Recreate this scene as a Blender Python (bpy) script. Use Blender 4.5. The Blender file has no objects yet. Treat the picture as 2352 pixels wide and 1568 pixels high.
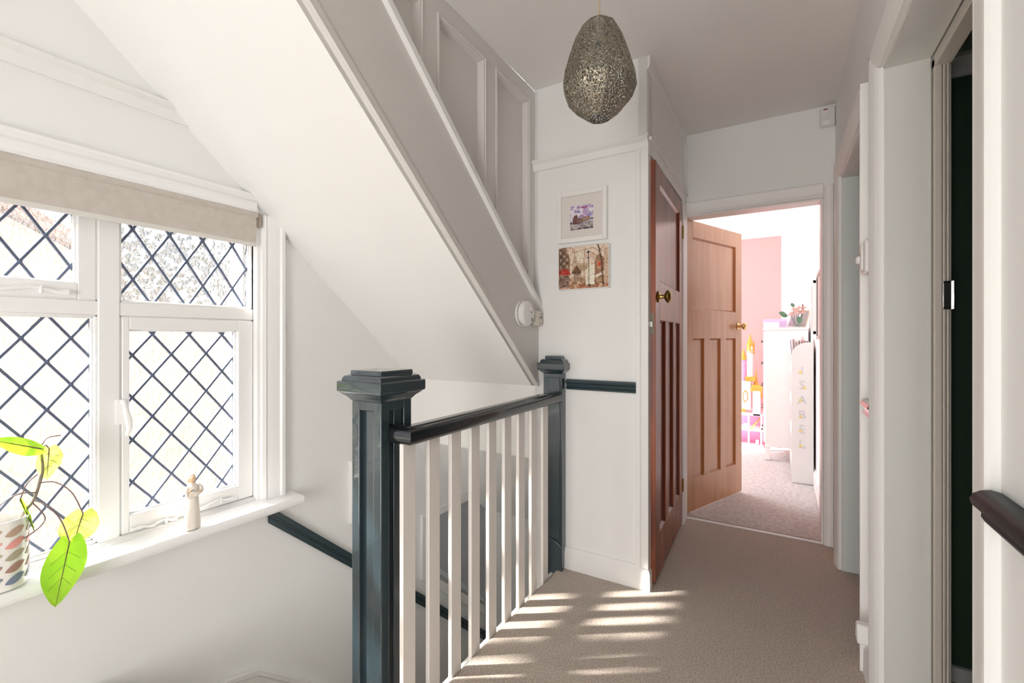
import bpy, bmesh, math, random
import numpy as np
from mathutils import Vector, Matrix, noise
random.seed(7)
sc = bpy.context.scene
COL = sc.collection
PI = math.pi

# ------------------------------------------------------------------ camera, world, sun, lights, exposure
cam = bpy.data.cameras.new('camera'); cam_o = bpy.data.objects.new('camera', cam); COL.objects.link(cam_o)
cam_o.location = (0, 0, 1.17); cam_o.rotation_euler = (PI/2, 0, math.atan2(614, 1033))
cam.sensor_width = 36; cam.lens = 1033/2352*36; cam.shift_y = -8/2352; cam.clip_start = 0.02
sc.camera = cam_o
sc.view_settings.view_transform = 'Standard'; sc.view_settings.look = 'None'
sc.view_settings.gamma = 1; sc.view_settings.use_curve_mapping = False
sc.view_settings.exposure = 0.52
sc.cycles.max_bounces = 10; sc.cycles.diffuse_bounces = 7; sc.cycles.transparent_max_bounces = 24
sc.cycles.caustics_reflective = False
sc.cycles.sample_clamp_indirect = 8

world = bpy.data.worlds.new('sky'); sc.world = world; world.use_nodes = True
wn = world.node_tree; bg = wn.nodes['Background']
tc = wn.nodes.new('ShaderNodeTexCoord'); sep = wn.nodes.new('ShaderNodeSeparateXYZ')
ramp = wn.nodes.new('ShaderNodeValToRGB')
wn.links.new(tc.outputs['Generated'], sep.inputs[0]); wn.links.new(sep.outputs['Z'], ramp.inputs[0])
ramp.color_ramp.elements[0].color = (0.80, 0.84, 0.92, 1); ramp.color_ramp.elements[1].color = (0.55, 0.70, 1.0, 1)
wn.links.new(ramp.outputs[0], bg.inputs[0]); bg.inputs[1].default_value = 1.5

def lamp(name, kind, loc, energy, color=(1, 1, 1), rot=None, size=None, portal=False, angle=None, aim=None):
    l = bpy.data.lights.new(name, kind); o = bpy.data.objects.new(name, l); COL.objects.link(o)
    o.location = loc; l.energy = energy; l.color = color
    if kind == 'AREA':
        l.shape = 'RECTANGLE'; l.size, l.size_y = size
        l.cycles.is_portal = portal
    if angle: l.angle = angle
    if aim: o.rotation_euler = Vector(aim).to_track_quat('-Z', 'Y').to_euler()
    return o
SUN_EL = math.radians(38)
sd = (0.827*math.cos(SUN_EL), 0.562*math.cos(SUN_EL), -math.sin(SUN_EL))
lamp('sun', 'SUN', (-8, -5, 8), 30, (1, 0.95, 0.88), aim=sd, angle=math.radians(2.0))
lamp('window_portal', 'AREA', (-2.2, 0.35, 1.07), 1, size=(1.7, 1.3), portal=True, aim=(1, 0, 0))
lamp('bedroom_window_portal', 'AREA', (-2.2, 4.6, 1.5), 1, size=(1.5, 1.4), portal=True, aim=(1, 0, 0))
# added fill lamp behind the camera; daylight from the windows of the bedroom ahead
lamp('rear_fill', 'AREA', (-0.4, -1.9, 0.85), 40, (1, 0.99, 0.975), size=(1.0, 1.5), aim=(-0.35, 1, 0.0))
lamp('bedroom_daylight', 'AREA', (-1.93, 4.7, 1.5), 34, (0.97, 0.98, 1), size=(1.4, 1.3), aim=(1, 0, 0))

# ------------------------------------------------------------------ materials
MATS = {}
def mat(name, color=(.8, .8, .8), rough=.5, metal=0., bump=0., bscale=60., var=0., vscale=4., color2=None, stretch=(1, 1, 1), coat=0., spec=.5, sheen=0., detail=4, trans=0.):
    if name in MATS: return MATS[name]
    m = bpy.data.materials.new(name); m.use_nodes = True; nt = m.node_tree; b = nt.nodes['Principled BSDF']
    b.inputs['Base Color'].default_value = (*color, 1); b.inputs['Roughness'].default_value = rough
    b.inputs['Metallic'].default_value = metal; b.inputs['Coat Weight'].default_value = coat; b.inputs['Coat Roughness'].default_value = .03 if rough < .3 else .22
    b.inputs['Specular IOR Level'].default_value = spec; b.inputs['Sheen Weight'].default_value = sheen
    t = nt.nodes.new('ShaderNodeTexCoord'); mp = nt.nodes.new('ShaderNodeMapping'); mp.inputs['Scale'].default_value = stretch
    nt.links.new(t.outputs['Object'], mp.inputs[0])
    if var or color2:
        n = nt.nodes.new('ShaderNodeTexNoise'); n.inputs['Scale'].default_value = vscale; n.inputs['Detail'].default_value = detail
        nt.links.new(mp.outputs[0], n.inputs['Vector'])
        r = nt.nodes.new('ShaderNodeValToRGB'); r.color_ramp.elements[0].position = .38; r.color_ramp.elements[1].position = .62
        c2 = color2 or tuple(min(1, c*(1-var)) for c in color)
        r.color_ramp.elements[0].color = (*color, 1); r.color_ramp.elements[1].color = (*c2, 1)
        nt.links.new(n.outputs['Fac'], r.inputs[0]); nt.links.new(r.outputs[0], b.inputs['Base Color'])
    if bump:
        n2 = nt.nodes.new('ShaderNodeTexNoise'); n2.inputs['Scale'].default_value = bscale; n2.inputs['Detail'].default_value = 5
        nt.links.new(mp.outputs[0], n2.inputs['Vector'])
        bp = nt.nodes.new('ShaderNodeBump'); bp.inputs['Strength'].default_value = bump; bp.inputs['Distance'].default_value = .01
        nt.links.new(n2.outputs['Fac'], bp.inputs['Height']); nt.links.new(bp.outputs[0], b.inputs['Normal'])
    if trans:
        out = nt.nodes['Material Output']; tr = nt.nodes.new('ShaderNodeBsdfTranslucent'); mx = nt.nodes.new('ShaderNodeMixShader')
        mx.inputs[0].default_value = trans
        if var or color2: nt.links.new(r.outputs[0], tr.inputs[0])
        else: tr.inputs[0].default_value = (*color, 1)
        nt.links.new(b.outputs[0], mx.inputs[1]); nt.links.new(tr.outputs[0], mx.inputs[2]); nt.links.new(mx.outputs[0], out.inputs[0])
    MATS[name] = m; return m

WALL = mat('wall_paint', (.83, .832, .825), .6, bump=.04, bscale=90)
CEIL = mat('ceiling_paint', (.80, .785, .765), .8, bump=.04, bscale=70)
SOFF = mat('soffit_paint', (.86, .855, .84), .7, bump=.03, bscale=50)
TRIM = mat('gloss_trim_paint', (.83, .825, .81), .42, bump=.05, bscale=30)
WINP = mat('window_gloss_paint', (.88, .88, .88), .3, bump=.06, bscale=40)
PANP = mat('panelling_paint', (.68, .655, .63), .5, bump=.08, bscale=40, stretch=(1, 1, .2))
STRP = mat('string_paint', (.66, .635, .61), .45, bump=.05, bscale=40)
BLACK = mat('blue_black_gloss', (.020, .037, .047), .26, bump=.06, bscale=45, coat=.8, spec=.7)
RAILB = mat('handrail_black_gloss', (.008, .011, .014), .16, bump=.04, bscale=30, coat=.6)
DADO = mat('slate_dado_gloss', (.022, .042, .052), .3, bump=.05, bscale=50)
MAROON = mat('red_reflection_gloss', (.16, .055, .06), .22, coat=.5)  # reflected light on the black rail put into the colour as dark red
BALU = mat('baluster_paint', (.80, .76, .72), .42, bump=.05, bscale=30)
CARPET = mat('hall_carpet', (.80, .70, .61), .95, bump=.9, bscale=420, color2=(.56, .44, .36), vscale=150, detail=6, sheen=.3)
CARPET2 = mat('bedroom_carpet', (.80, .765, .75), .95, bump=.9, bscale=300, color2=(.62, .58, .565), vscale=40, detail=8, sheen=.3)
MAHOG = mat('mahogany_door', (.34, .078, .024), .38, bump=.05, bscale=8, color2=(.145, .030, .012), vscale=5, stretch=(3, 3, .35), coat=.35, spec=.5)
PINE = mat('pine_door', (.56, .30, .16), .3, bump=.04, bscale=8, color2=(.49, .245, .12), vscale=5, stretch=(3, 3, .35), coat=.45)
PINED = mat('pine_groove', (.42, .15, .045), .35, color2=(.33, .11, .03), vscale=5, stretch=(3, 3, .35), coat=.3)
MAHOGD = mat('mahogany_groove', (.17, .032, .012), .3, coat=.4)
BRASS = mat('aged_brass', (.42, .29, .10), .28, 1.0, bump=.1, bscale=60)
BRASSB = mat('bright_brass', (.72, .50, .22), .2, 1.0)
BLKM = mat('black_metal', (.012, .012, .012), .4)
LEAD = mat('lead_came', (.12, .15, .23), .45, .3, bump=.2, bscale=200)
CHROME = mat('chrome', (.8, .8, .8), .15, 1.0)
BLIND = mat('cream_blind_linen', (.70, .655, .60), .9, bump=.3, bscale=500, color2=(.66, .61, .55), vscale=30, trans=.15)
WHITEP = mat('white_plastic', (.82, .81, .80), .4)
CREAMP = mat('cream_plastic', (.70, .66, .58), .45)
DARKP = mat('dark_print', (.05, .045, .045), .6)
REDP = mat('red_print', (.35, .08, .06), .6)
LAMPM = mat('pierced_bronze_metal', (.31, .275, .21), .33, .9, bump=.2, bscale=90)
FRAMEW = mat('white_frame', (.86, .85, .83), .4)
MATB = mat('picture_mount', (.74, .70, .665), .9)
GREEN = mat('dark_green_paint', (.03, .07, .035), .6)
GREENG = mat('grey_green_paint', (.30, .36, .31), .6)
PINK = mat('pink_wall', (.76, .38, .38), .7)
WHITEF = mat('white_furniture', (.84, .83, .83), .35)
GREYM = mat('grey_frame', (.42, .39, .38), .5)
GOLD = mat('toy_gold', (.80, .42, .08), .3, .35)
TOYW = mat('toy_white', (.85, .80, .82), .5)
TOYP = mat('toy_pink', (.85, .38, .60), .5)
TOYL = mat('toy_lilac', (.62, .45, .80), .5)
LILAC = mat('lilac_card', (.72, .52, .80), .6)
ROSE = mat('rose_petal', (.85, .55, .50), .7, trans=.25, color2=(.88, .68, .62), vscale=30)
LEAFD = mat('bouquet_leaf', (.10, .22, .12), .5, trans=.2)
GREYG = mat('grey_obscured_glass', (.40, .41, .43), .3)
RAILG = mat('grey_rail', (.55, .60, .62), .2)
BRICKC = mat('cream_render_outdoors', (.60, .49, .41), .9, bump=.4, bscale=8, color2=(.53, .42, .34), vscale=3)
ROOFT = mat('outdoor_roof_tiles', (.30, .18, .14), .8)
LAWN = mat('outdoor_ground', (.09, .11, .06), .9)
HEDGE = mat('outdoor_hedge', (.15, .18, .17), .9, bump=1, bscale=10)
FIGB = mat('figurine_cream', (.80, .74, .68), .6, bump=.2, bscale=120)
FIGS = mat('figurine_skin', (.72, .48, .30), .5)
FIGH = mat('figurine_hair', (.66, .44, .30), .5, bump=.5, bscale=150)
POTM = mat('pot_glaze', (.84, .83, .80), .2, coat=.6)
LEAFG = mat('philodendron_leaf', (.30, .62, .03), .35, color2=(.44, .72, .05), vscale=12, trans=.6)
LEAFY = mat('young_leaf', (.52, .60, .10), .35, color2=(.62, .66, .20), vscale=14, trans=.6)
VEIN = mat('leaf_vein', (.12, .05, .04), .5)
STEMM = mat('plant_stem', (.26, .22, .17), .6, bump=.5, bscale=150)
PETI = mat('petiole', (.20, .13, .13), .5)
SOIL = mat('soil', (.05, .035, .025), 1, bump=1, bscale=90)

def glass_mat():
    m = bpy.data.materials.new('obscured_glass'); m.use_nodes = True; nt = m.node_tree; nt.nodes.clear()
    out = nt.nodes.new('ShaderNodeOutputMaterial'); t = nt.nodes.new('ShaderNodeTexCoord'); mp = nt.nodes.new('ShaderNodeMapping')
    mp.inputs['Scale'].default_value = (1, 1, .55); mp.inputs['Rotation'].default_value = (.6, 0, 0)
    nt.links.new(t.outputs['Object'], mp.inputs[0])
    n = nt.nodes.new('ShaderNodeTexNoise'); n.inputs['Scale'].default_value = 90; n.inputs['Detail'].default_value = 2; n.inputs['Distortion'].default_value = .6
    nt.links.new(mp.outputs[0], n.inputs['Vector'])
    bp = nt.nodes.new('ShaderNodeBump'); bp.inputs['Strength'].default_value = .9; bp.inputs['Distance'].default_value = .03
    nt.links.new(n.outputs['Fac'], bp.inputs['Height'])
    tr = nt.nodes.new('ShaderNodeBsdfTransparent'); tr.inputs[0].default_value = (.97, .975, .97, 1)
    rf = nt.nodes.new('ShaderNodeBsdfRefraction'); rf.inputs['IOR'].default_value = 1.5; rf.inputs['Roughness'].default_value = .03
    gl = nt.nodes.new('ShaderNodeBsdfGlossy'); gl.inputs['Roughness'].default_value = .08
    m1 = nt.nodes.new('ShaderNodeMixShader'); m1.inputs[0].default_value = .32
    m2 = nt.nodes.new('ShaderNodeMixShader'); m2.inputs[0].default_value = .05
    nt.links.new(bp.outputs[0], rf.inputs['Normal']); nt.links.new(bp.outputs[0], gl.inputs['Normal'])
    nt.links.new(tr.outputs[0], m1.inputs[1]); nt.links.new(rf.outputs[0], m1.inputs[2])
    nt.links.new(m1.outputs[0], m2.inputs[1]); nt.links.new(gl.outputs[0], m2.inputs[2]); nt.links.new(m2.outputs[0], out.inputs[0])
    return m
GLASS = glass_mat()
def clear_glass():
    m = bpy.data.materials.new('clear_glass'); m.use_nodes = True; nt = m.node_tree; nt.nodes.clear()
    out = nt.nodes.new('ShaderNodeOutputMaterial'); tr = nt.nodes.new('ShaderNodeBsdfTransparent'); tr.inputs[0].default_value = (.93, .95, .95, 1)
    gl = nt.nodes.new('ShaderNodeBsdfGlossy'); gl.inputs['Roughness'].default_value = .02
    mx = nt.nodes.new('ShaderNodeMixShader'); mx.inputs[0].default_value = .08
    nt.links.new(tr.outputs[0], mx.inputs[1]); nt.links.new(gl.outputs[0], mx.inputs[2]); nt.links.new(mx.outputs[0], out.inputs[0]); return m
CLEAR = clear_glass()
def attr_mat(name, rough=.6):
    m = bpy.data.materials.new(name); m.use_nodes = True; nt = m.node_tree; b = nt.nodes['Principled BSDF']
    a = nt.nodes.new('ShaderNodeVertexColor'); a.layer_name = 'print'; nt.links.new(a.outputs[0], b.inputs['Base Color'])
    b.inputs['Roughness'].default_value = rough; return m
PRINT = attr_mat('printed_picture')

# ------------------------------------------------------------------ building helpers
WLOC = {}
def tag(o, label=None, cat=None, group=None, kind=None):
    if label: o['label'] = label
    if cat: o['category'] = cat
    if group: o['group'] = group
    if kind: o['kind'] = kind
    return o
def empty(name, loc=(0, 0, 0), label=None, cat=None, group=None, kind=None, rz=0, parent=None):
    o = bpy.data.objects.new(name, None); COL.objects.link(o); o.empty_display_size = .05
    if parent is not None:
        o.parent = parent; pl = WLOC[parent.name]; o.location = [loc[i]-pl[i] for i in range(3)]
    else: o.location = loc
    o.rotation_euler = (0, 0, rz); WLOC[o.name] = tuple(loc)
    return tag(o, label, cat, group, kind)

class MB:
    def __init__(s): s.v = []; s.f = []
    def add(s, vs, fs):
        n = len(s.v); s.v += [tuple(v) for v in vs]; s.f += [tuple(i+n for i in f) for f in fs]; return s
    def box(s, x0, x1, y0, y1, z0, z1):
        if x0 > x1: x0, x1 = x1, x0
        if y0 > y1: y0, y1 = y1, y0
        if z0 > z1: z0, z1 = z1, z0
        return s.add([(x0,y0,z0),(x1,y0,z0),(x1,y1,z0),(x0,y1,z0),(x0,y0,z1),(x1,y0,z1),(x1,y1,z1),(x0,y1,z1)],
                     [(0,3,2,1),(4,5,6,7),(0,1,5,4),(1,2,6,5),(2,3,7,6),(3,0,4,7)])
    def prism(s, poly, axis, a, b):
        # poly: list of 2D points in the plane normal to axis (x: (y,z); y: (x,z); z: (x,y))
        def P(p, t): return {'x': (t, p[0], p[1]), 'y': (p[0], t, p[1]), 'z': (p[0], p[1], t)}[axis]
        n = len(poly)
        return s.add([P(p, a) for p in poly]+[P(p, b) for p in poly],
                     [tuple(range(n-1, -1, -1)), tuple(range(n, 2*n))]+[(i, (i+1) % n, n+(i+1) % n, n+i) for i in range(n)])
    def lathe(s, prof, c=(0, 0, 0), axis='z', n=24, sx=1, sy=1):
        vs = []; 
        for r, h in prof:
            for k in range(n):
                a = 2*PI*k/n; p = (r*math.cos(a)*sx, r*math.sin(a)*sy, h)
                if axis == 'x': p = (p[2], p[0], p[1])
                elif axis == 'y': p = (p[0], p[2], p[1])
                vs.append((p[0]+c[0], p[1]+c[1], p[2]+c[2]))
        fs = []
        for i in range(len(prof)-1):
            for k in range(n):
                k2 = (k+1) % n; fs.append((i*n+k, i*n+k2, (i+1)*n+k2, (i+1)*n+k))
        fs.append(tuple(range(n-1, -1, -1))); fs.append(tuple((len(prof)-1)*n+k for k in range(n)))
        return s.add(vs, fs)
    def tube(s, pts, r, n=8):
        pts = [Vector(p) for p in pts]; rs = r if isinstance(r, (list, tuple)) else [r]*len(pts)
        up = Vector((0, 0, 1)); vs = []; prev = None
        for i, p in enumerate(pts):
            d = (pts[min(i+1, len(pts)-1)]-pts[max(i-1, 0)]).normalized()
            u = prev if prev is not None else (up if abs(d.z) < .9 else Vector((1, 0, 0)))
            a = (u-d*u.dot(d)).normalized(); prev = a; b = d.cross(a)
            for k in range(n):
                t = 2*PI*k/n; vs.append(p+a*(rs[i]*math.cos(t))+b*(rs[i]*math.sin(t)))
        fs = [(i*n+k, i*n+(k+1) % n, (i+1)*n+(k+1) % n, (i+1)*n+k) for i in range(len(pts)-1) for k in range(n)]
        fs += [tuple(range(n-1, -1, -1)), tuple((len(pts)-1)*n+k for k in range(n))]
        return s.add(vs, fs)
    def sweep(s, prof, path, up, closed=False, left=None):
        # prof: (u, v): u sideways (tangent x up), v along up; mitred at corners
        P = [Vector(p) for p in path]; up = Vector(up).normalized(); n = len(P); m = len(prof); vs = []
        for i in range(n):
            if closed: d0 = (P[i]-P[i-1]).normalized(); d1 = (P[(i+1) % n]-P[i]).normalized()
            else:
                d1 = (P[min(i+1, n-1)]-P[min(i, n-2)]).normalized(); d0 = (P[max(i, 1)]-P[max(i-1, 0)]).normalized()
            s0 = d0.cross(up).normalized(); s1 = d1.cross(up).normalized(); mm = (s0+s1).normalized(); k = 1/max(.2, mm.dot(s0))
            for u, v in prof: vs.append(P[i]+mm*(u*k)+up*v)
        fs = [(i*m+j, i*m+(j+1) % m, ((i+1) % n)*m+(j+1) % m, ((i+1) % n)*m+j) for i in range(n if closed else n-1) for j in range(m)]
        if not closed: fs += [tuple(range(m-1, -1, -1)), tuple((n-1)*m+j for j in range(m))]
        return s.add(vs, fs)
    def build(s, name, material, parent=None, bevel=0, smooth=30, label=None, cat=None, group=None, kind=None, local=False, origin=None, seg=2):
        me = bpy.data.meshes.new(name)
        V = np.array(s.v, dtype=float)
        if local: base = (0, 0, 0)
        elif origin is not None: base = origin
        else:
            base = ((V[:, 0].min()+V[:, 0].max())/2, (V[:, 1].min()+V[:, 1].max())/2, V[:, 2].min())
        V = V-np.array(base)
        me.from_pydata([tuple(v) for v in V.tolist()], [], s.f)
        bm = bmesh.new(); bm.from_mesh(me); bmesh.ops.recalc_face_normals(bm, faces=bm.faces); bm.to_mesh(me); bm.free()
        if smooth:
            me.polygons.foreach_set('use_smooth', [True]*len(me.polygons)); me.set_sharp_from_angle(angle=math.radians(smooth))
        mats = material if isinstance(material, (list, tuple)) else [material]
        for m in mats: me.materials.append(m)
        o = bpy.data.objects.new(name, me); COL.objects.link(o)
        if bevel:
            b = o.modifiers.new('bevel', 'BEVEL'); b.width = bevel; b.segments = seg; b.limit_method = 'ANGLE'; b.angle_limit = math.radians(40)
        if parent is not None:
            o.parent = parent
            if not local:
                pl = WLOC[parent.name]; o.location = [base[i]-pl[i] for i in range(3)]
        else: o.location = base
        WLOC[o.name] = tuple(base)
        return tag(o, label, cat, group, kind)

def B(*a): return MB().box(*a)
def struct(name, mb, m, label=None, cat=None, **k): return mb.build(name, m, label=label, cat=cat, kind='structure', smooth=k.pop('smooth', 30), **k)
def copy_tree(o, parent=None, skip_loc=None):
    c = o.copy(); COL.objects.link(c)
    if parent is not None: c.parent = parent
    WLOC[c.name] = WLOC[o.name]
    for ch in list(o.children): copy_tree(ch, c)
    return c
def text(name, s, size, loc, rot, m, parent, ext=.0006, align='CENTER'):
    cu = bpy.data.curves.new(name, 'FONT'); cu.body = s; cu.size = size; cu.extrude = ext; cu.align_x = align; cu.align_y = 'CENTER'
    tmp = bpy.data.objects.new(name+'_tmp', cu); me = bpy.data.meshes.new_from_object(tmp); bpy.data.objects.remove(tmp)
    o = bpy.data.objects.new(name, me); COL.objects.link(o); me.materials.clear(); me.materials.append(m)
    o.parent = parent; pl = WLOC[parent.name]; o.location = [loc[i]-pl[i] for i in range(3)]; o.rotation_euler = rot
    WLOC[o.name] = tuple(loc)
    return o

CZ = 2.485          # ceiling height
XL = -2.0           # stair / window wall
XP = -1.12          # panelled side of the upper flight
XR = .27            # right corridor wall
YP = 2.12           # wall with the pictures
YB = 3.10           # wall with the bedroom door
TAN = .865          # pitch of the stairs
def soff(y): return .915+TAN*(YP-y)

# ------------------------------------------------------------------ shell
w = MB()
WY0, WY1, WZ0, WZ1 = -.45, 1.155, .41, 1.73
w.box(-2.25, XL, -2.1, 3.2, -2.9, WZ0); w.box(-2.25, XL, -2.1, 3.2, WZ1, 3.1)
w.box(-2.25, XL, -2.1, WY0, WZ0, WZ1); w.box(-2.25, XL, WY1, 3.2, WZ0, WZ1)
struct('wall_left', w, WALL, 'white painted stairwell wall holding the leaded window', 'wall')
struct('floor', MB().box(-.9715, .42, -2.0, YB, -.22, 0).box(-2.0, -.9715, -2.0, .58, -.22, 0), CARPET, 'beige speckled carpet of the landing', 'floor', bevel=.012)
struct('ceiling', MB().box(XP, XR+.12, -2.1, 3.2, CZ, CZ+.15).box(XL, XP, -2.1, -.2, 2.93, 3.05).box(XP, XP+.05, -2.1, .4, CZ, 2.97), CEIL, 'off white flat ceiling over the landing', 'ceiling')
struct('wall_rear', MB().box(-2.25, 2.2, -2.1, -2.0, -.25, 3.1), WALL, 'white wall behind the landing', 'wall')
# wall with the two pictures, and the cupboard return
struct('wall_picture', MB().box(XP, -.53, YP, YP+.1, 0, CZ).box(XP-.07, XP+.02, YP+.003, YP+.1, 1.2, CZ), WALL, 'white wall carrying the two small pictures', 'wall')
struct('wall_stair_header', MB().box(XL, XP, YP, YP+.04, .534, .96).prism([(YP+.012, .534-TAN*.012), (2.97, .534-TAN*.85), (2.97, .8-TAN*.85), (YP+.012, .9)], 'x', XL, -1.0).box(XP, -.95, YP+.001, YP+.1, -2.9, 0), SOFF, 'white plastered header and slope below the upper flight', 'wall')
struct('wall_stair_far', MB().box(XL, -1.0, 2.95, 3.05, -2.9, .5), WALL, 'shaded white wall at the foot of the stairs', 'wall')
struct('wall_stair_side', MB().box(-1.0, -.985, .6, 3.1, -2.9, -.02).box(-2.0, -.95, .5, .58, -2.9, -.22), WALL, 'white wall below the landing edge', 'wall')
c = MB()
c.box(-.57, -.53, YP, 2.155, 0, CZ); c.box(-.57, -.53, 2.965, YB, 0, CZ); c.box(-.57, -.53, 2.155, 2.965, 2.03, CZ)
struct('wall_cupboard', c, WALL, 'narrow white wall around the dark cupboard door', 'wall')
struct('wall_cupboard_inside', MB().box(-1.12, -1.1, YP, YB, 0, CZ).box(-1.1, -.57, 3.0, 3.1, 0, CZ), WALL, 'inside walls of the cupboard', 'wall')
b = MB()
b.box(-2.25, -.545, YB, YB+.12, 0, CZ); b.box(.213, .42, YB, YB+.12, 0, CZ); b.box(-.545, .213, YB, YB+.12, 1.967, CZ)
struct('wall_far', b, WALL, 'white end wall over the open bedroom door', 'wall')
r = MB()
D1a, D1b, D2a, D2b, DH = .98, 1.735, 2.04, 2.80, 1.985
r.box(XR, XR+.15, -2.0, D1a, 0, CZ); r.box(XR, XR+.15, D1b, D2a, 0, CZ); r.box(XR, XR+.15, D2b, YB, 0, CZ)
r.box(XR, XR+.15, D1a, D1b, DH, CZ); r.box(XR, XR+.15, D2a, D2b, DH, CZ)
struct('wall_right', r, WALL, 'white right hand corridor wall with two doorways', 'wall')
# the room with the green wall
struct('wall_green', MB().box(.42, 2.1, 2.10, 2.2, .0, 2.08), GREEN, 'very dark green wall seen through the nearest doorway', 'wall')
struct('wall_green_upper', MB().box(.42, 2.1, 2.10, 2.2, 2.08, CZ), GREENG, 'grey green wall band above the dark green wall', 'wall')
struct('trim_green_rail', MB().sweep([(0, 0), (0, .07), (.03, .07), (.035, .055), (.015, .04), (.012, 0)], [(.42, 2.1, 2.06), (2.1, 2.1, 2.06)], (0, 0, 1)), TRIM, 'white picture rail on the dark green wall', 'trim')
struct('baseboard_green', MB().box(.42, 2.1, 2.085, 2.1, 0, .05), TRIM, 'pale skirting below the dark green wall', 'skirting')
struct('wall_green_room', MB().box(2.0, 2.1, -.6, 2.2, 0, CZ).box(.42, 2.1, -.7, -.6, 0, CZ), GREEN, 'dark green walls of the side room', 'wall')
struct('ceiling_green_room', MB().box(.42, 2.1, -.7, 2.2, CZ, CZ+.1), CEIL, 'ceiling of the side room', 'ceiling')
struct('floor_green_room', MB().box(.42, 2.1, -.7, 2.2, -.1, 0), CARPET, 'carpet of the side room', 'floor')
# second doorway: closed-off lobby
struct('wall_lobby', MB().box(.42, 1.2, 2.96, 3.1, 0, CZ).box(1.2, 1.3, 2.2, 3.1, 0, CZ).box(.42, 1.3, 2.2, 3.1, CZ, CZ+.05).box(.42, 1.3, 2.2, 3.1, -.1, 0), WALL, 'white lobby beyond the farther side doorway', 'wall')

# bedroom shell
BC = 2.47; BY1 = 5.95
struct('floor_bedroom', MB().box(-2.0, .26, YB, BY1+.05, -.1, -.004), CARPET2, 'pale grey bedroom carpet', 'floor')
struct('ceiling_bedroom', MB().box(-2.2, .4, YB+.12, BY1+.1, BC, BC+.1), SOFF, 'white bedroom ceiling', 'ceiling')
struct('wall_bedroom_far', MB().box(-2.2, .4, BY1, BY1+.1, 0, BC), PINK, 'pink painted far bedroom wall', 'wall')
struct('trim_bedroom_frieze', MB().box(-2.0, .26, BY1-.015, BY1, 2.33, BC), WALL, 'white frieze above the pink bedroom wall', 'trim')
struct('wall_bedroom_pier', MB().box(.02, .27, 5.80, BY1, 0, BC), WALL, 'white boxed pier beside the pink wall', 'wall')
struct('wall_bedroom_right', MB().box(.25, .4, YB+.12, BY1+.1, 0, BC), WALL, 'white right bedroom wall', 'wall')
struct('baseboard_bedroom', MB().sweep([(0, 0), (0, .12), (.008, .12), (.018, .1), (.018, 0)], [(.25, BY1, 0), (.25, YB+.12, 0)][::-1], (0, 0, 1)).v and MB().box(.232, .25, YB+.12, BY1-.15, 0, .11).box(.24, .25, YB+.12, BY1-.15, .11, .125), TRIM, 'white skirting along the right bedroom wall', 'skirting')
bl = MB(); bl.box(-2.25, -2.0, 3.2, 3.9, -.1, 3); bl.box(-2.25, -2.0, 5.3, 6.05, -.1, 3); bl.box(-2.25, -2.0, 3.9, 5.3, -.1, .85); bl.box(-2.25, -2.0, 3.9, 5.3, 2.15, 3)
struct('wall_bedroom_left', bl, WALL, 'bedroom wall holding the bedroom window', 'wall')
wf = MB(); wf.box(-2.12, -2.06, 3.9, 5.3, .85, .91); wf.box(-2.12, -2.06, 3.9, 5.3, 2.09, 2.15)
for y in (3.9, 4.57, 5.24): wf.box(-2.12, -2.06, y, y+.06, .91, 2.09)
struct('window_3', wf, WINP, 'white framed bedroom window hidden behind the door', 'window')

# upper flight: soffit, string, panelled side
yt = -.25
struct('ceiling_stair_soffit', MB().prism([(YP+.04, soff(YP+.04)), (yt, soff(yt)), (yt, soff(yt)+.14), (YP+.04, soff(YP+.04)+.14)], 'x', XL, XP), SOFF, 'sloping white plaster soffit under the upper flight', 'ceiling')
def strtop(y): return 1.335+.855*(YP-y)
S = empty('trim_stair_string', (XP, YP, .915), 'grey white stair string board running up beside the sloping soffit', 'stair string', kind='structure')
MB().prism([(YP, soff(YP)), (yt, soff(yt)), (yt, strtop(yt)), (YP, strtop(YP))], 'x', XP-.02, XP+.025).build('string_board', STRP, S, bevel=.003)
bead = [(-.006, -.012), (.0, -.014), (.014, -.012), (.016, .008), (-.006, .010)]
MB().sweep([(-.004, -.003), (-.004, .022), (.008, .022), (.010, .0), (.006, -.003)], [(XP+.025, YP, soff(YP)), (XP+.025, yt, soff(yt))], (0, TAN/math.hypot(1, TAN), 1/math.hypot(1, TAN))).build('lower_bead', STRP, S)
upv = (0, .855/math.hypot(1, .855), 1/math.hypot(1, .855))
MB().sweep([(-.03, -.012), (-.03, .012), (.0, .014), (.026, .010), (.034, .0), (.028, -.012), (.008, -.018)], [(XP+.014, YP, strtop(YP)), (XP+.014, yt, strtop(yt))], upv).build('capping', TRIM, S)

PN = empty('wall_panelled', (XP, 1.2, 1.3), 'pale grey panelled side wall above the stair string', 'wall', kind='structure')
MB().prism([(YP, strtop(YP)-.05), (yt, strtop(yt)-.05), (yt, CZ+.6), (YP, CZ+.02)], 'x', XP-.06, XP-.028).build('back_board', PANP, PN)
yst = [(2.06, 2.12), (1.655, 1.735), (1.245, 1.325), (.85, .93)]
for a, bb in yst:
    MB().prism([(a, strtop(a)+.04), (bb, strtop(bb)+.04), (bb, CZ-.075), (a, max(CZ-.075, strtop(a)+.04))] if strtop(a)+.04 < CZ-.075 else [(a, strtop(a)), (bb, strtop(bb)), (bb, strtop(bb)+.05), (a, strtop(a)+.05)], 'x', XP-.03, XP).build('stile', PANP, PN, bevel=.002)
MB().prism([(.7, CZ-.075), (YP, CZ-.075), (YP, CZ), (.7, CZ)], 'x', XP-.03, XP).build('top_rail', PANP, PN, bevel=.002)
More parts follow.
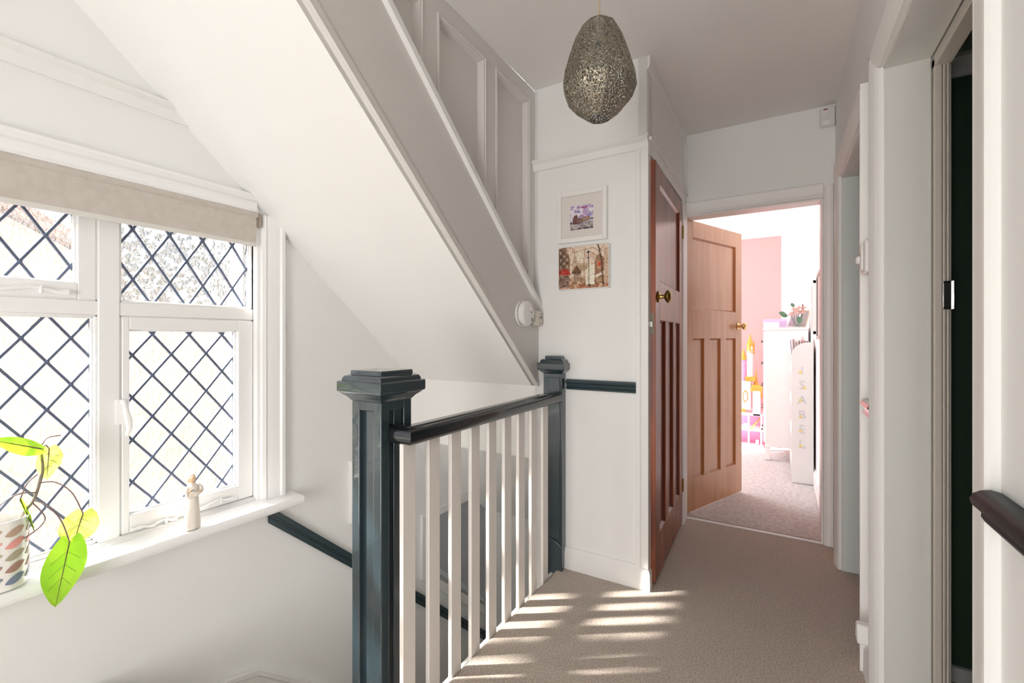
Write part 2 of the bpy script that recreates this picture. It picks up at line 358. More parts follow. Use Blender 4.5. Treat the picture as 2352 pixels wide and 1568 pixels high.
MB().prism([(YP, strtop(YP)-.02), (.7, strtop(.7)-.02), (.7, strtop(.7)+.045), (YP, strtop(YP)+.045)], 'x', XP-.03, XP-.001).build('bottom_rail', PANP, PN, bevel=.002)
mprof = [(0, -.03), (0, .004), (.006, .007), (.010, .002), (.016, .002), (.02, -.012), (.024, -.03)]
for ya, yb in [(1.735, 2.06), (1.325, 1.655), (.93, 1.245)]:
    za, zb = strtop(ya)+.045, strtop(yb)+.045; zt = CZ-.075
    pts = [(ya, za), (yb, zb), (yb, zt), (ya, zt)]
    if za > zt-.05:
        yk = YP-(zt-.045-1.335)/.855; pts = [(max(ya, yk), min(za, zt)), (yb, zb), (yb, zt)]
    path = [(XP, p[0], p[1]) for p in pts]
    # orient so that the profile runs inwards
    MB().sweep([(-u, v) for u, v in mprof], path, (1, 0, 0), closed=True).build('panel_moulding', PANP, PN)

# ------------------------------------------------------------------ trims on the walls
prail = [(0, 0), (0, .052), (.034, .052), (.036, .040), (.022, .030), (.016, .012), (.014, 0)]
struct('trim_picture_rail', MB().sweep(prail, [(XP+.0, YP, 2.05), (-.52, YP, 2.05)], (0, 0, 1)), TRIM, 'white picture rail above the two small pictures', 'picture rail')
struct('trim_window_picture_rail', MB().sweep([(0, -.002), (0, .06), (.03, .06), (.034, .048), (.018, .034), (.012, .01), (.012, -.002)], [(XL, .83+.06, 2.0), (XL, -2.0, 2.0)][::-1], (0, 0, 1)), TRIM, 'white picture rail high on the window wall', 'picture rail')
struct('trim_corner_casing', MB().box(-.578, -.525, YP-.014, YP, .1, 2.05).box(-.562, -.555, YP-.019, YP, .1, 2.05).box(-.529, -.52, YP-.014, YP+.04, .1, 2.12), TRIM, 'white corner casing beside the dark cupboard door', 'casing', bevel=.002)
struct('trim_cupboard_header', MB().box(-.53, -.518, YP-.0, YB, 2.03, 2.10).box(-.53, -.508, YP, YB, 2.09, 2.105).box(-.53, -.515, 2.965, YB-.0, 0, 2.03), TRIM, 'white casing over the dark cupboard door', 'casing', bevel=.002)
struct('trim_cupboard_cornice', MB().sweep([(0, 0), (0, .06), (.014, .06), (.012, .02), (.005, 0)], [(-.53, YP+.004, 2.425), (-.53, YB, 2.425)], (0, 0, 1)).box(-.53, -.515, YB-.02, YB, 2.1, 2.43), TRIM, 'small cornice over the cupboard wall', 'cornice')
skp = [(0, 0), (0, .105), (.006, .105), (.012, .09), (.017, .08), (.018, 0)]
struct('baseboard_picture', MB().sweep(skp, [(-.945, YP, 0), (-.53, YP, 0), (-.53, 2.15, 0)], (0, 0, 1)), TRIM, 'white skirting below the pictures', 'skirting')
struct('baseboard_right', MB().sweep([(-u, v) for u, v in skp], [(XR, D1b+.08, 0), (XR, D2a-.05, 0)], (0, 0, 1)).sweep([(-u, v) for u, v in skp], [(XR, -2, 0), (XR, D1a-.08, 0)], (0, 0, 1)), TRIM, 'white skirting on the right wall', 'skirting')
dp = [(0, 0), (0, .052), (.010, .052), (.022, .046), (.026, .036), (.018, .030), (.016, .016), (.022, .010), (.012, 0)]
struct('trim_dado_picture', MB().sweep(dp, [(-.93, YP, .91), (-.577, YP, .91)], (0, 0, 1)), DADO, 'short blue black dado rail on the picture wall', 'dado rail')
rdp = [(0, 0), (0, .046), (.012, .049), (.022, .047), (.030, .042), (.034, .034), (.032, .026), (.025, .021), (.021, .018), (.022, .010), (.018, .003), (.010, 0)]
struct('trim_dado_right', MB().sweep([(-u, v) for u, v in rdp], [(XR, -1.9, .905), (XR, .897, .905)], (0, 0, 1)), mat('satin_black_rail', (.006, .007, .008), .42, bump=.05, bscale=30, spec=.3), 'black dado rail end nearest the camera on the right wall', 'dado rail', smooth=50)
struct('trim_dado_maroon', MB().sweep([(-u*1.2, v*1.1) for u, v in dp], [(XR, D1b+.07, .905), (XR, D2a-.09, .905)], (0, 0, 1)), MAROON, 'short dado rail coloured dark red for its reflections, between the two side doorways', 'dado rail')
nz = 1/math.hypot(1, .88)
dpath = [(XL, 1.03, .50), (XL, 2.93, .50-.882*1.90)]
struct('trim_dado_stair', MB().sweep([(-u, v*1.15-.055) for u, v in dp][::-1], [dpath[1], dpath[0]][::-1], (0, .88*nz, nz)) if False else
       MB().prism([(1.19, .46+.012-.1411), (2.94, .46+.012-.882*1.91), (2.94, .535+.012-.882*1.91), (1.19, .535+.012-.1411)], 'x', XL, XL+.014).prism([(1.19, .505+.012-.1411), (2.94, .505+.012-.882*1.91), (2.94, .535+.012-.882*1.91), (1.19, .535+.012-.1411)], 'x', XL, XL+.028).prism([(1.19, .478+.012-.1411), (2.94, .478+.012-.882*1.91), (2.94, .489+.012-.882*1.91), (1.19, .489+.012-.1411)], 'x', XL, XL+.02),
       DADO, 'blue black dado rail sloping down the stair wall', 'dado rail', bevel=.003)
# wall string of the lower stairs
struct('trim_wall_string', MB().prism([(1.0, -.262), (1.12, -.30), (2.94, -.30-.875*1.82), (2.94, -.75-.875*1.82), (.62, -.5), (.62, -.40), (.93, -.30)], 'x', XL, XL+.02).prism([(1.0, -.250), (1.14, -.292), (2.94, -.29-.875*1.82), (2.94, -.31-.875*1.82), (1.13, -.315), (1.0, -.275), (.93, -.302), (.93, -.285)], 'x', XL, XL+.03), TRIM, 'white wall string along the descending stairs', 'stair string', bevel=.003)

# door casings
aprof = [(0, 0), (0, .012), (.010, .018), (.018, .016), (.024, .020), (.055, .022), (.062, .026), (.074, .026), (.078, .018), (.078, 0)]
def casing(name, label, a, bnd, top, x, sgn, mat_=TRIM):
    path = [(x, a, 0), (x, a, top), (x, bnd, top), (x, bnd, 0)]
    MBx = MB().sweep([(u, v*sgn) for u, v in aprof], path if sgn < 0 else path[::-1], (1, 0, 0))
    return MBx
def casing_y(a, bnd, top, y):
    return MB().sweep([(u, v) for u, v in aprof], [(bnd, y, 0), (bnd, y, top), (a, y, top), (a, y, 0)], (0, -1, 0))
# bedroom door casing (wall faces -Y)
m_ = MB()
pr = [(u*.6, v) for u, v in aprof]
m_.sweep([(-u, v) for u, v in aprof], [(-.545, YB, 1.967), (.213, YB, 1.967)], (0, -1, 0))
m_.sweep([(-u*.62, v) for u, v in aprof], [(.213, YB, 2.03), (.213, YB, 0)], (0, -1, 0))
m_.box(-.553, -.53, YB-.012, YB+.13, 0, 1.99); m_.box(.205, .213, YB, YB+.12, 0, 1.967); m_.box(-.53, .205, YB, YB+.12, 1.958, 1.967)
struct('trim_bedroom_casing', m_, TRIM, 'white casing around the open bedroom doorway', 'casing', bevel=.0015)
# right wall casings: profile grows away from the opening, stands proud towards -X
def right_casing(a, bnd, far_w=1., near_w=1.):
    q = MB()
    q.sweep([(u*near_w, v) for u, v in aprof], [(XR, a, 0), (XR, a, DH+.0)], (-1, 0, 0))
    q.sweep([(u*far_w, v) for u, v in aprof], [(XR, bnd, DH), (XR, bnd, 0)], (-1, 0, 0))
    return q
def chk(q, want):  # flips the sideways direction if the casing would cover the opening
    return q
def vcas(y, sgn, wd=1., zt=DH):
    return [(XR, y, 0), (XR, y, zt)], wd, sgn
def vertical_casing(q, y, sgn, wd=1., zt=DH+.078):
    poly = [(XR-v, y+sgn*u*wd) for u, v in aprof]
    q.prism(poly, 'z', 0, zt); return q
def header_casing(q, y0, y1, z=DH):
    poly = [(XR-v, z+u) for u, v in aprof]
    q.prism(poly, 'y', y0, y1); return q
q = MB(); ap0 = aprof; aprof = [(u, v*.62) for u, v in ap0]; vertical_casing(q, D1a, -1); aprof = ap0; vertical_casing(q, D1b, 1); header_casing(q, D1a-.078, D1b+.078)
struct('trim_casing_near', q, mat('casing_eggshell', (.82, .815, .80), .65), 'white casing around the nearest side doorway', 'casing')
q = MB(); vertical_casing(q, D2a, -1, .7); vertical_casing(q, D2b, 1, 1.); header_casing(q, D2a-.055, D2b+.078)
struct('trim_casing_far', q, TRIM, 'white casing around the farther side doorway', 'casing')
LIN = mat('lining_paint', (.70, .695, .665), .35, bump=.12, bscale=25, stretch=(1, 1, .3))
LIN2 = mat('lining_paint_cool', (.68, .72, .71), .4)
q = MB(); q.box(XR, XR+.105, D1b-.012, D1b+.02, 0, DH); q.box(XR, XR+.105, D1a-.02, D1a+.012, 0, DH); q.box(XR, XR+.105, D1a, D1b, DH-.012, DH+.01)
struct('trim_lining_near', q, LIN, 'deep off white door lining of the nearest side doorway', 'door lining', bevel=.002)
q = MB(); q.box(.378, .394, D1b-.028, D1b, 0, DH-.02).box(.394, .415, D1b-.022, D1b, 0, DH-.02).box(.396, .401, D1b-.030, D1b, 0, DH-.02).box(.404, .409, D1b-.030, D1b, 0, DH-.02).box(.378, .415, D1a, D1b, DH-.045, DH-.01)
STOP = mat('door_stop_paint', (.60, .555, .50), .4)
struct('trim_door_stop_near', q, STOP, 'beige door stop with two beads on the nearest door lining', 'door stop', bevel=.002)
q = MB(); q.box(XR, XR+.15, D2b-.012, D2b+.02, 0, DH).box(XR, XR+.15, D2a-.02, D2a+.012, 0, DH)
struct('trim_lining_far', q, LIN2, 'cool white door lining of the farther side doorway', 'door lining', bevel=.004)
struct('trim_lining_far_head', MB().box(XR, XR+.15, D2a, D2b, DH-.012, DH+.01), LIN, 'door lining head of the farther side doorway', 'door lining')
# threshold strip
t = empty('threshold_strip', (-.16, YB, 0), 'white metal threshold strip across the bedroom doorway', 'threshold')
MB().box(-.545, .213, YB-.012, YB+.014, 0, .007).build('strip', WHITEP, t, bevel=.002)
MB().box(-.545, .213, YB+.014, YB+.03, 0, .003).build('dark_gap', mat('dark_gap_strip', (.10, .08, .07), 1, bump=1, bscale=200), t)  # thin strip coloured dark in place of a shaded gap
# strike plate on the near lining
k = empty('strike_plate', (XR+.16, D1b-.04, 1.25), 'chrome edged black latch keep on the nearest door lining', 'latch keep')
MB().box(.394, .416, D1b-.034, D1b-.031, 1.25, 1.33).box(.414, .418, D1b-.044, D1b-.031, 1.25, 1.33).build('plate', CHROME, k, bevel=.001)
MB().box(.396, .411, D1b-.036, D1b-.0335, 1.256, 1.324).build('recess', BLKM, k)

# ------------------------------------------------------------------ lower stairs
stt = empty('staircase', (-1.5, .58, -2.0), 'carpeted stairs descending beside the window wall', 'staircase', kind='structure')
for i in range(11):
    y0 = .58+i*.215; z = -.19*(i+1)
    MB().box(XL+.02, -1.0, y0, min(2.95, y0+.235), z-.19, z).build('step', CARPET, stt, bevel=.01)

# ------------------------------------------------------------------ window
def clip(poly, y0, y1, z0, z1):
    def cl(ps, ins, inter):
        o = []
        for i in range(len(ps)):
            a, b_ = ps[i-1], ps[i]
            if ins(b_):
                if not ins(a): o.append(inter(a, b_))
                o.append(b_)
            elif ins(a): o.append(inter(a, b_))
        return o
    def ix(c, k): 
        def f(a, b_):
            t = (c-a[k])/(b_[k]-a[k]); return (a[0]+(b_[0]-a[0])*t, a[1]+(b_[1]-a[1])*t)
        return f
    for ins, it in ((lambda p: p[0] >= y0, ix(y0, 0)), (lambda p: p[0] <= y1, ix(y1, 0)), (lambda p: p[1] >= z0, ix(z0, 1)), (lambda p: p[1] <= z1, ix(z1, 1))):
        if len(poly) < 3: return []
        poly = cl(poly, ins, it)
    return poly
def area(p): return abs(sum(p[i-1][0]*p[i][1]-p[i][0]*p[i-1][1] for i in range(len(p))))/2
def leaded(y0, y1, z0, z1, x, yn, zn, w, h, parent):
    """diamond quarries, each its own pane, in a lead lattice"""
    n = 0; ia, ib = int((y0-yn)/(w/2))-2, int((y1-yn)/(w/2))+2; ja, jb = int((z0-zn)/(h/2))-2, int((z1-zn)/(h/2))+2
    g = .0012
    for a in range(ia, ib+1):
        for b_ in range(ja, jb+1):
            if (a+b_) % 2 == 0: continue
            cy, cz = yn+a*w/2, zn+b_*h/2
            p = clip([(cy-w/2+g, cz), (cy, cz-h/2+g), (cy+w/2-g, cz), (cy, cz+h/2-g)], y0, y1, z0, z1)
            if len(p) > 2 and area(p) > 4e-5:
                MB().prism(p, 'x', x-.0015, x+.0015).build('pane', GLASS, parent, smooth=0); n += 1
    L = MB(); cw = .0037
    # lines of both directions
    for sgn in (1, -1):
        d = Vector((w/2, sgn*h/2)).normalized(); nn = Vector((-d.y, d.x))
        for a in range(-24, 25):
            if sgn == 1: o = Vector((yn+a*w, zn))
            else: o = Vector((yn+a*w, zn))
            p = [tuple(o+d*t+nn*s) for t, s in ((-4, -cw), (4, -cw), (4, cw), (-4, cw))]
            p = clip(p, y0, y1, z0, z1)
            if len(p) > 2 and area(p) > 1e-5: L.prism(p, 'x', x-.0045, x+.0045 + (.0006 if sgn > 0 else 0))
    for a, b_, c_, d_ in ((y0, y0+.006, z0, z1), (y1-.006, y1, z0, z1), (y0, y1, z0, z0+.006), (y0, y1, z1-.006, z1)): L.box(x-.004, x+.004, a, b_, c_, d_)
    for a in range(ia, ib+1):
        for b_ in range(ja, jb+1):
            if (a+b_) % 2: continue
            cy, cz = yn+a*w/2, zn+b_*h/2
            if y0 < cy < y1 and z0 < cz < z1: L.lathe([(.0075, .004), (.006, .0065), (.002, .0078)], (x, cy, cz), 'x', 8)
    L.build('lead_lattice', LEAD, parent, smooth=40)

GX = -2.07
W = empty('window_1', (GX, .35, .41), 'large white painted leaded window with diamond panes above the stairs', 'window', kind='structure')
# fixed outer frame: jambs, mullions, transom, head, sill member
fr = MB()
cols = [(.668, 1.155), (.14, .608), (-.42, .08)]
fr.box(-2.12, -2.03, 1.155-.012, 1.155+.02, .41, 1.73)
fr.box(-2.12, -2.03, WY0, -.42, .41, 1.73)
fr.box(-2.12, -2.032, .608, .668, .41, 1.73); fr.box(-2.12, -2.032, .08, .14, .41, 1.73)
fr.box(-2.12, -2.035, WY0, 1.155, 1.25, 1.298); fr.box(-2.12, -2.03, WY0, 1.155, 1.68, 1.73); fr.box(-2.12, -2.03, WY0, 1.155, .41, .458)
fr.build('window_frame', WINP, W, bevel=.003)
# ovolo beads round each light
bd = MB()
for (a, b_) in cols:
    for z0, z1 in ((.458, 1.25), (1.298, 1.68)):
        for q_ in ((a, a+.007, z0, z1), (b_-.007 if b_ < 1.1 else b_-.019, b_ if b_ < 1.1 else b_-.012, z0, z1), (a, b_, z0, z0+.007), (a, b_, z1-.007, z1)):
            bd.box(-2.06, -2.04, *q_)
bd.build('bead', WINP, W, bevel=.002)
def sash(name, a, b_, z0, z1, sw, st, sb, yn, zn, w, h, lab, proud=.0, swr=None):
    swr = swr or sw
    s_ = MB(); x0, x1 = -2.085, -2.045+proud
    s_.box(x0, x1, a, a+sw, z0, z1); s_.box(x0, x1, b_-swr, b_, z0, z1); s_.box(x0, x1, a+sw, b_-swr, z1-st, z1); s_.box(x0, x1, a+sw, b_-swr, z0, z0+sb)
    o = s_.build(name, WINP, W, bevel=.003, label=lab)
    g0, g1, h0, h1 = a+sw, b_-swr, z0+sb, z1-st
    pp = MB()
    pp.box(GX, GX+.014, g0, g0+.006, h0, h1); pp.box(GX, GX+.014, g1-.006, g1, h0, h1); pp.box(GX, GX+.014, g0, g1, h0, h0+.006); pp.box(GX, GX+.014, g0, g1, h1-.006, h1)
    pp.build('putty_bead', WINP, o, bevel=.002)
    leaded(g0, g1, h0, h1, GX, yn, zn, w, h, o)
    return o
W1, H1, H2 = .118, .157, .187
rs = sash('casement_sash', .674, 1.143, .462, 1.246, .022, .045, .062, .778, 1.185, .125, H1, 'right lower opening casement', .012, .064)
sash('fixed_light', .665, 1.143, 1.298, 1.68, .004, .004, .006, .717, 1.575, W1, H2, 'right upper fixed leaded light')
us = sash('top_hung_sash', .14, .604, 1.302, 1.68, .048, .03, .055, .427, 1.60, W1, H2, 'left upper opening sash', .008)
sash('fixed_light', .14, .606, .458, 1.25, .006, .006, .010, .430, 1.17, .117, H1, 'left lower fixed leaded light')
sash('casement_sash', -.42, .08, .462, 1.246, .03, .045, .062, -.2, 1.17, .125, H1, None, .012)
sash('fixed_light', -.42, .08, 1.298, 1.68, .004, .004, .006, -.2, 1.575, W1, H2, None)
# reveal, architrave, cornice
rv = MB(); rv.box(-2.12, XL, 1.143, 1.157, .44, 1.73)
ap = [(0, 0), (0, .016), (.014, .022), (.022, .016), (.032, .02), (.078, .022), (.085, .030), (.100, .030), (.104, .022), (.104, 0)]
rv.prism([(XL+v, 1.157+u) for u, v in ap], 'z', .44, 1.72)
rv.build('architrave', WINP, W, smooth=20)
cp = [(0, 0), (.012, 0), (.016, .012), (.02, .03), (.014, .035), (.014, .065), (.030, .07), (.036, .085), (.036, .095), (0, .095)]
MB().prism([(XL+u, 1.702+v) for u, v in cp], 'y', WY0-.1, 1.135).build('head_architrave', WINP, W, smooth=20)
MB().box(-2.12, XL, WY0, 1.143, 1.70, 1.732).build('head_board', WINP, W)
sl = MB()
sl.prism([(-2.125, .40), (-1.905, .40), (-1.893, .406), (-1.887, .418), (-1.889, .432), (-1.898, .442), (-2.03, .446), (-2.125, .448)], 'y', WY0-.1, 1.30)
sl.build('sill_board', WINP, W, smooth=35, bevel=.002)
MB().box(-2.05, -2.02, WY0, 1.143, .446, .456).box(-2.04, -2.005, WY0, 1.143, .443, .450).build('sill_bead', WINP, W, bevel=.003)
# fittings
def stay(y0, y1, x, z, name, parent=W):
    s_ = MB(); n = 9
    pts = [(x, y0+(y1-y0)*i/n, z+.006*math.sin(i*1.3)) for i in range(n+1)]
    s_.tube(pts, [.006, .0045, .0035, .004, .006, .005, .0035, .004, .006, .008], 8)
    s_.box(x-.012, x-.002, y0, y0+.03, z-.006, z+.006); s_.lathe([(.005, -.012), (.006, 0), (.003, .012)], (x, y0+(y1-y0)*.75, z), 'z', 8)
    return s_.build(name, WINP, parent, smooth=50)
stay(.86, 1.05, -2.022, .485, 'casement_stay'); stay(.70, .84, -2.02, .472, 'casement_stay'); stay(.27, .53, -2.02, 1.325, 'casement_stay')
cf = MB(); cf.box(-2.035, -2.027, .655, .685, .86, .95); cf.tube([(-2.02, .672, .945), (-2.008, .674, .93), (-2.0, .676, .905), (-2.0, .682, .875), (-2.004, .686, .845), (-2.012, .68, .82)], [.009, .007, .010, .012, .009, .006], 8)
cf.build('casement_fastener', WINP, W, smooth=50, bevel=.001)

# blind
Bl = empty('roller_blind', (-1.985, .35, 1.575), 'cream linen roller blind pulled down a little across the window top', 'blind')
MB().box(-1.983, -1.981, WY0+.03, 1.128, 1.585, 1.72).build('blind_cloth', BLIND, Bl)
MB().box(-1.986, -1.978, WY0+.03, 1.128, 1.572, 1.590).build('hem_bar', mat('blind_hem', (.80, .78, .74), .8, trans=.15), Bl, bevel=.002)
MB().lathe([(.016, 0), (.016, 1.58)], (-1.99, -.445, 1.712), 'y', 14).build('roller_tube', BLIND, Bl)
MB().box(-1.996, -1.972, 1.137, 1.147, 1.66, 1.72).box(-1.99, -1.978, 1.128, 1.14, 1.70, 1.712).build('bracket', mat('bracket_metal', (.42, .36, .31), .4, .6), Bl, bevel=.001)

# internal glazed opening beside the lower stairs
W2 = empty('window_2', (XL, 2.5, -.9), 'white framed grey glazed opening low beside the stairs', 'window', kind='structure')
def quad(i): return [(2.2+i, .025-i), (2.94, .02-i), (2.94, -1.02+i*1.4), (2.2+i, -.395+i*1.4-TAN*i)]
o_ = quad(0); n_ = quad(.055)
f2 = MB()
f2.prism([o_[0], n_[0], n_[3], o_[3]], 'x', XL, XL+.02); f2.prism([o_[0], o_[1], n_[1], n_[0]], 'x', XL, XL+.02); f2.prism([n_[3], n_[2], o_[2], o_[3]], 'x', XL, XL+.02)
f2.build('frame', TRIM, W2, bevel=.003)
MB().prism(n_, 'x', XL, XL+.004).build('pane', GREYG, W2)
MB().sweep([(-.004, -.018), (.01, -.014), (.01, .014), (-.004, .018)], [(XL+.006, 2.26, -.31), (XL+.006, 2.93, -.31-.87*.67)], (0, .66, .75)).build('rail_reflection', RAILG, W2, label='pale sloping strip for the reflected handrail')  # solid strip stands in for the handrail reflected in the pane
# canvas near newel
cv = MB().box(XL, XL+.03, 1.635, 1.93, .17, .505).build('wall_canvas', FRAMEW, bevel=.002, label='small white canvas half hidden behind the near newel post', cat='picture')

# ------------------------------------------------------------------ outdoors
nb = empty('neighbour_house', (-6.5, -.5, -3), 'cream rendered neighbouring house seen blurred through the window glass', 'house')
MB().box(-7.6, -6.0, -2.2, 1.75, -3, 1.95).prism([(-2.2, 1.95), (1.75, 1.95), (-.2, 3.0)], 'x', -7.6, -6.0).build('wall', BRICKC, nb)
MB().prism([(-2.35, 1.90), (-.2, 3.05), (1.95, 1.86), (1.95, 2.0), (-.2, 3.17), (-2.35, 2.03)], 'x', -7.8, -5.85).build('roof', ROOFT, nb)
MB().box(-6.9, -6.0, 1.75, 9, -3, 1.45).build('garden_wall', BRICKC, nb)
tr = empty('added_tree', (-12, 4.7, -3), 'dark leafy tree added to put dark specks in the upper right glass', 'tree')  # invented tree, gives the bumpy glass something dark to refract
MB().tube([(-12, 4.7, -3), (-12.05, 4.75, 0), (-12, 4.7, 2.2)], [.22, .16, .07], 10).build('trunk', mat('bark', (.12, .09, .07), .9), tr)
rt = random.Random(9); tm = MB()
for k_ in range(1700):
    a, z_, q_ = rt.uniform(0, 2*PI), rt.uniform(-1, 1), rt.uniform(.35, 1)**.5
    rr = 1.9*q_*math.sqrt(1-z_*z_); p_ = Vector((-12+rr*math.cos(a), 4.7+rr*math.sin(a)*1.2, 2.0+1.7*q_*z_))
    u_ = Vector((rt.gauss(0, 1), rt.gauss(0, 1), rt.gauss(0, 1))).normalized()*.10; v_ = u_.orthogonal().normalized()*.06
    tm.add([p_-u_, p_+v_, p_+u_, p_-v_], [(0, 1, 2, 3)])
tag(tm.build('foliage', HEDGE, tr, smooth=0), kind='stuff')
struct('ground_outside', MB().box(-30, -2.25, -20, 20, -3.1, -3), LAWN, 'ground outside the window', 'ground')

# ------------------------------------------------------------------ newels, rail, balusters
def newel(name, x0, x1, y0, y1, zb, zt, label, cap=True):
    n = empty(name, ((x0+x1)/2, (y0+y1)/2, zb), label, 'newel post', 'newel posts of the landing balustrade')
    return n
NX0, NX1, NY0, NY1 = -1.16, -1.03, .962, 1.092
N = newel('newel_post', NX0, NX1, NY0, NY1, -.42, 1.06, 'near blue black newel post with fluted faces and stepped cap')
sh = MB(); g = .034; d_ = .016
sh.box(NX0+d_, NX1-d_, NY0+d_, NY1-d_, -.42, .975)
for xa, xb in ((NX0, NX0+g), (NX1-g, NX1)):
    for ya, yb in ((NY0, NY0+g), (NY1-g, NY1)): sh.box(xa, xb, ya, yb, -.42, .975)
sh.box(NX0+.001, NX1-.001, NY0+.001, NY1-.001, .945, .975)
sh.build('shaft', BLACK, N, bevel=.003)
fb = MB()
fb.box(NX0+.058, NX1-.038, NY0+.006, NY0+.02, -.42, .945); fb.box(NX1-.02, NX1-.006, NY0+.058, NY1-.038, -.42, .945)
fb.build('flute_fillet', BLACK, N, bevel=.002)
def cap(N, x0, x1, y0, y1, zt, k=1., half=False):
    cx, cy = (x0+x1)/2, (y0+y1)/2; hx, hy = (x1-x0)/2, (y1-y0)/2
    prof = [(0, -.092), (.004, -.088), (.010, -.080), (.022, -.070), (.026, -.066), (.030, -.064), (.032, -.060), (.032, -.032), (.030, -.030), (.022, -.029), (.021, -.022), (.017, -.015), (.008, -.011), (.003, -.0105), (.003, 0), (0, .001)]
    v = []; f = []
    for u, z in prof:
        u *= k; v += [(cx-hx-u, cy-hy-u, zt+z*k), (cx+hx+u, cy-hy-u, zt+z*k), (cx+hx+u, cy+hy+(0 if half else u), zt+z*k), (cx-hx-u, cy+hy+(0 if half else u), zt+z*k)]
    for i in range(len(prof)-1):
        for j in range(4): f.append((i*4+j, i*4+(j+1) % 4, (i+1)*4+(j+1) % 4, (i+1)*4+j))
    f += [(3, 2, 1, 0), tuple(len(prof)*4-4+j for j in range(4))]
    m = MB().add(v, f)
    m.box(cx-hx-.002, cx+hx+.002, cy-hy-.002, cy+hy+(0 if half else .002), zt-.002, zt+.003)
    return m.build('cap', BLACK, N, bevel=.0012, smooth=35)
cap(N, NX0, NX1, NY0, NY1, 1.066)
FX0, FX1, FY0 = -1.045, -.94, 2.075
F = newel('newel_post', FX0, FX1, FY0, YP, 0, 1.06, 'far blue black half newel post fixed against the picture wall')
MB().box(FX0, FX1, FY0, YP, -.1, .99).box(FX0+.012, FX1-.012, FY0-.004, FY0, .15, .97).build('shaft', BLACK, F, bevel=.003)
MB().prism([(FX0-.002, -.02), (FX1+.004, -.02), (FX1+.004, .115), (FX1-.02, .14), (FX1-.06, .155), (FX0-.002, .16)], 'y', FY0-.012, FY0+.01).build('plinth', BLACK, F, bevel=.003)
cap(F, FX0+.01, FX1-.01, FY0+.008, YP, 1.075, 1.05, True)
hp = []
for a in range(0, 360, 15):
    t_ = math.radians(a); cx_, sx_ = math.cos(t_), math.sin(t_)
    hp.append((.036*math.copysign(abs(cx_)**.75, cx_), .027*math.copysign(abs(sx_)**.6, sx_)))
HR = MB().sweep([(u, v) for u, v in hp], [(-1.029, 1.025, .872), (-.972, 1.025, .872), (-.972, FY0-.002, .872)], (0, 0, 1))
HR.sweep([(-.02, .02), (-.014, .030), (.014, .030), (.02, .02)], [(-1.03, 1.025, .872), (-.972, 1.025, .872), (-.972, FY0-.002, .872)], (0, 0, 1))
HR.build('handrail', RAILB, label='glossy black mitred handrail between the two newel posts', cat='handrail', smooth=50)
proto = None
names = ['first white lath baluster, touching the near newel post', 'second white lath baluster from the near newel post', 'third white lath baluster from the near newel post', 'fourth white lath baluster from the near newel post', 'middle white lath baluster, fifth from either newel post', 'fourth white lath baluster from the far newel post', 'third white lath baluster from the far newel post', 'second white lath baluster from the far newel post', 'last white lath baluster, closest to the far newel post']
for i in range(9):
    y = .995+i*.1165
    if proto is None:
        proto = MB().box(-.988, -.972, y, y+.054, -.04, .85).build('baluster', BALU, bevel=.002)
        o = proto; z0 = o.location.copy()
    else:
        o = proto.copy(); COL.objects.link(o); o.location = z0+Vector((0, i*.1165, 0))
    WLOC[o.name] = tuple(o.location)
    tag(o, names[i], 'baluster', 'white lath balusters under the handrail')

# ------------------------------------------------------------------ doors
def panel_door(D, wd, H, th, px, upz, loz, matl, dark, y_out=1):
    """door built in local coords: x along the width from the hinge, y thickness (outer face at y=0, facing -y), z up"""
    p0, p1, p2, p3 = px
    L = MB(); lo0, lo1 = loz; up0, up1 = upz
    L.box(0, p0, 0, th, 0, H); L.box(p3, wd, 0, th, 0, H)
    L.box(p0, p3, 0, th, 0, lo0); L.box(p0, p3, 0, th, lo1, up0); L.box(p0, p3, 0, th, up1, H)
    mw = .075; pw = (p3-p0-2*mw)/3
    xs = [p0, p0+pw, p0+pw+mw, p0+2*pw+mw, p0+2*pw+2*mw, p3]
    L.box(xs[1], xs[2], 0, th, lo0, lo1); L.box(xs[3], xs[4], 0, th, lo0, lo1)
    L.build('door_leaf', matl, D, bevel=.0015, local=True)
    for a, b_, z0, z1 in ((p0, p3, up0, up1), (xs[0], xs[1], lo0, lo1), (xs[2], xs[3], lo0, lo1), (xs[4], xs[5], lo0, lo1)):
        P_ = MB().box(a, b_, .014, th-.014, z0, z1).build('panel', matl, D, local=True)
        ch = MB()
        for yy in (0, th):
            s_ = 1 if yy == 0 else -1
            ch.prism([(a, yy+s_*.003), (a+.012, yy+s_*.0145), (a, yy+s_*.0145)], 'z', z0, z1); ch.prism([(b_, yy+s_*.003), (b_-.012, yy+s_*.0145), (b_, yy+s_*.0145)], 'z', z0, z1)
            for zz, q_ in ((z0, 1), (z1, -1)):
                ch.add([(a, yy+s_*.003, zz), (b_, yy+s_*.003, zz), (b_, yy+s_*.0145, zz+q_*.012), (a, yy+s_*.0145, zz+q_*.012), (a, yy+s_*.0145, zz), (b_, yy+s_*.0145, zz)],
                       [(0, 1, 2, 3), (3, 2, 5, 4), (4, 5, 1, 0), (0, 3, 4), (1, 5, 2)])
        ch.build('panel_moulding', dark, P_, local=True)
def knob(D, x, z, y, sgn, m, s=1.):
    K = MB().lathe([(.024*s, 0), (.026*s, .003), (.022*s, .008), (.010*s, .010), (.008*s, .022), (.009*s, .030), (.02*s, .036), (.028*s, .044), (.0285*s, .050), (.022*s, .058), (.008*s, .062), (.001, .0625)] if sgn > 0 else [(.024*s, 0), (.026*s, -.003), (.022*s, -.008), (.010*s, -.010), (.008*s, -.022), (.009*s, -.030), (.02*s, -.036), (.028*s, -.044), (.0285*s, -.050), (.022*s, -.058), (.008*s, -.062), (.001, -.0625)], (x, y, z), 'y', 20)
    return K.build('knob', m, D, smooth=45, local=True)
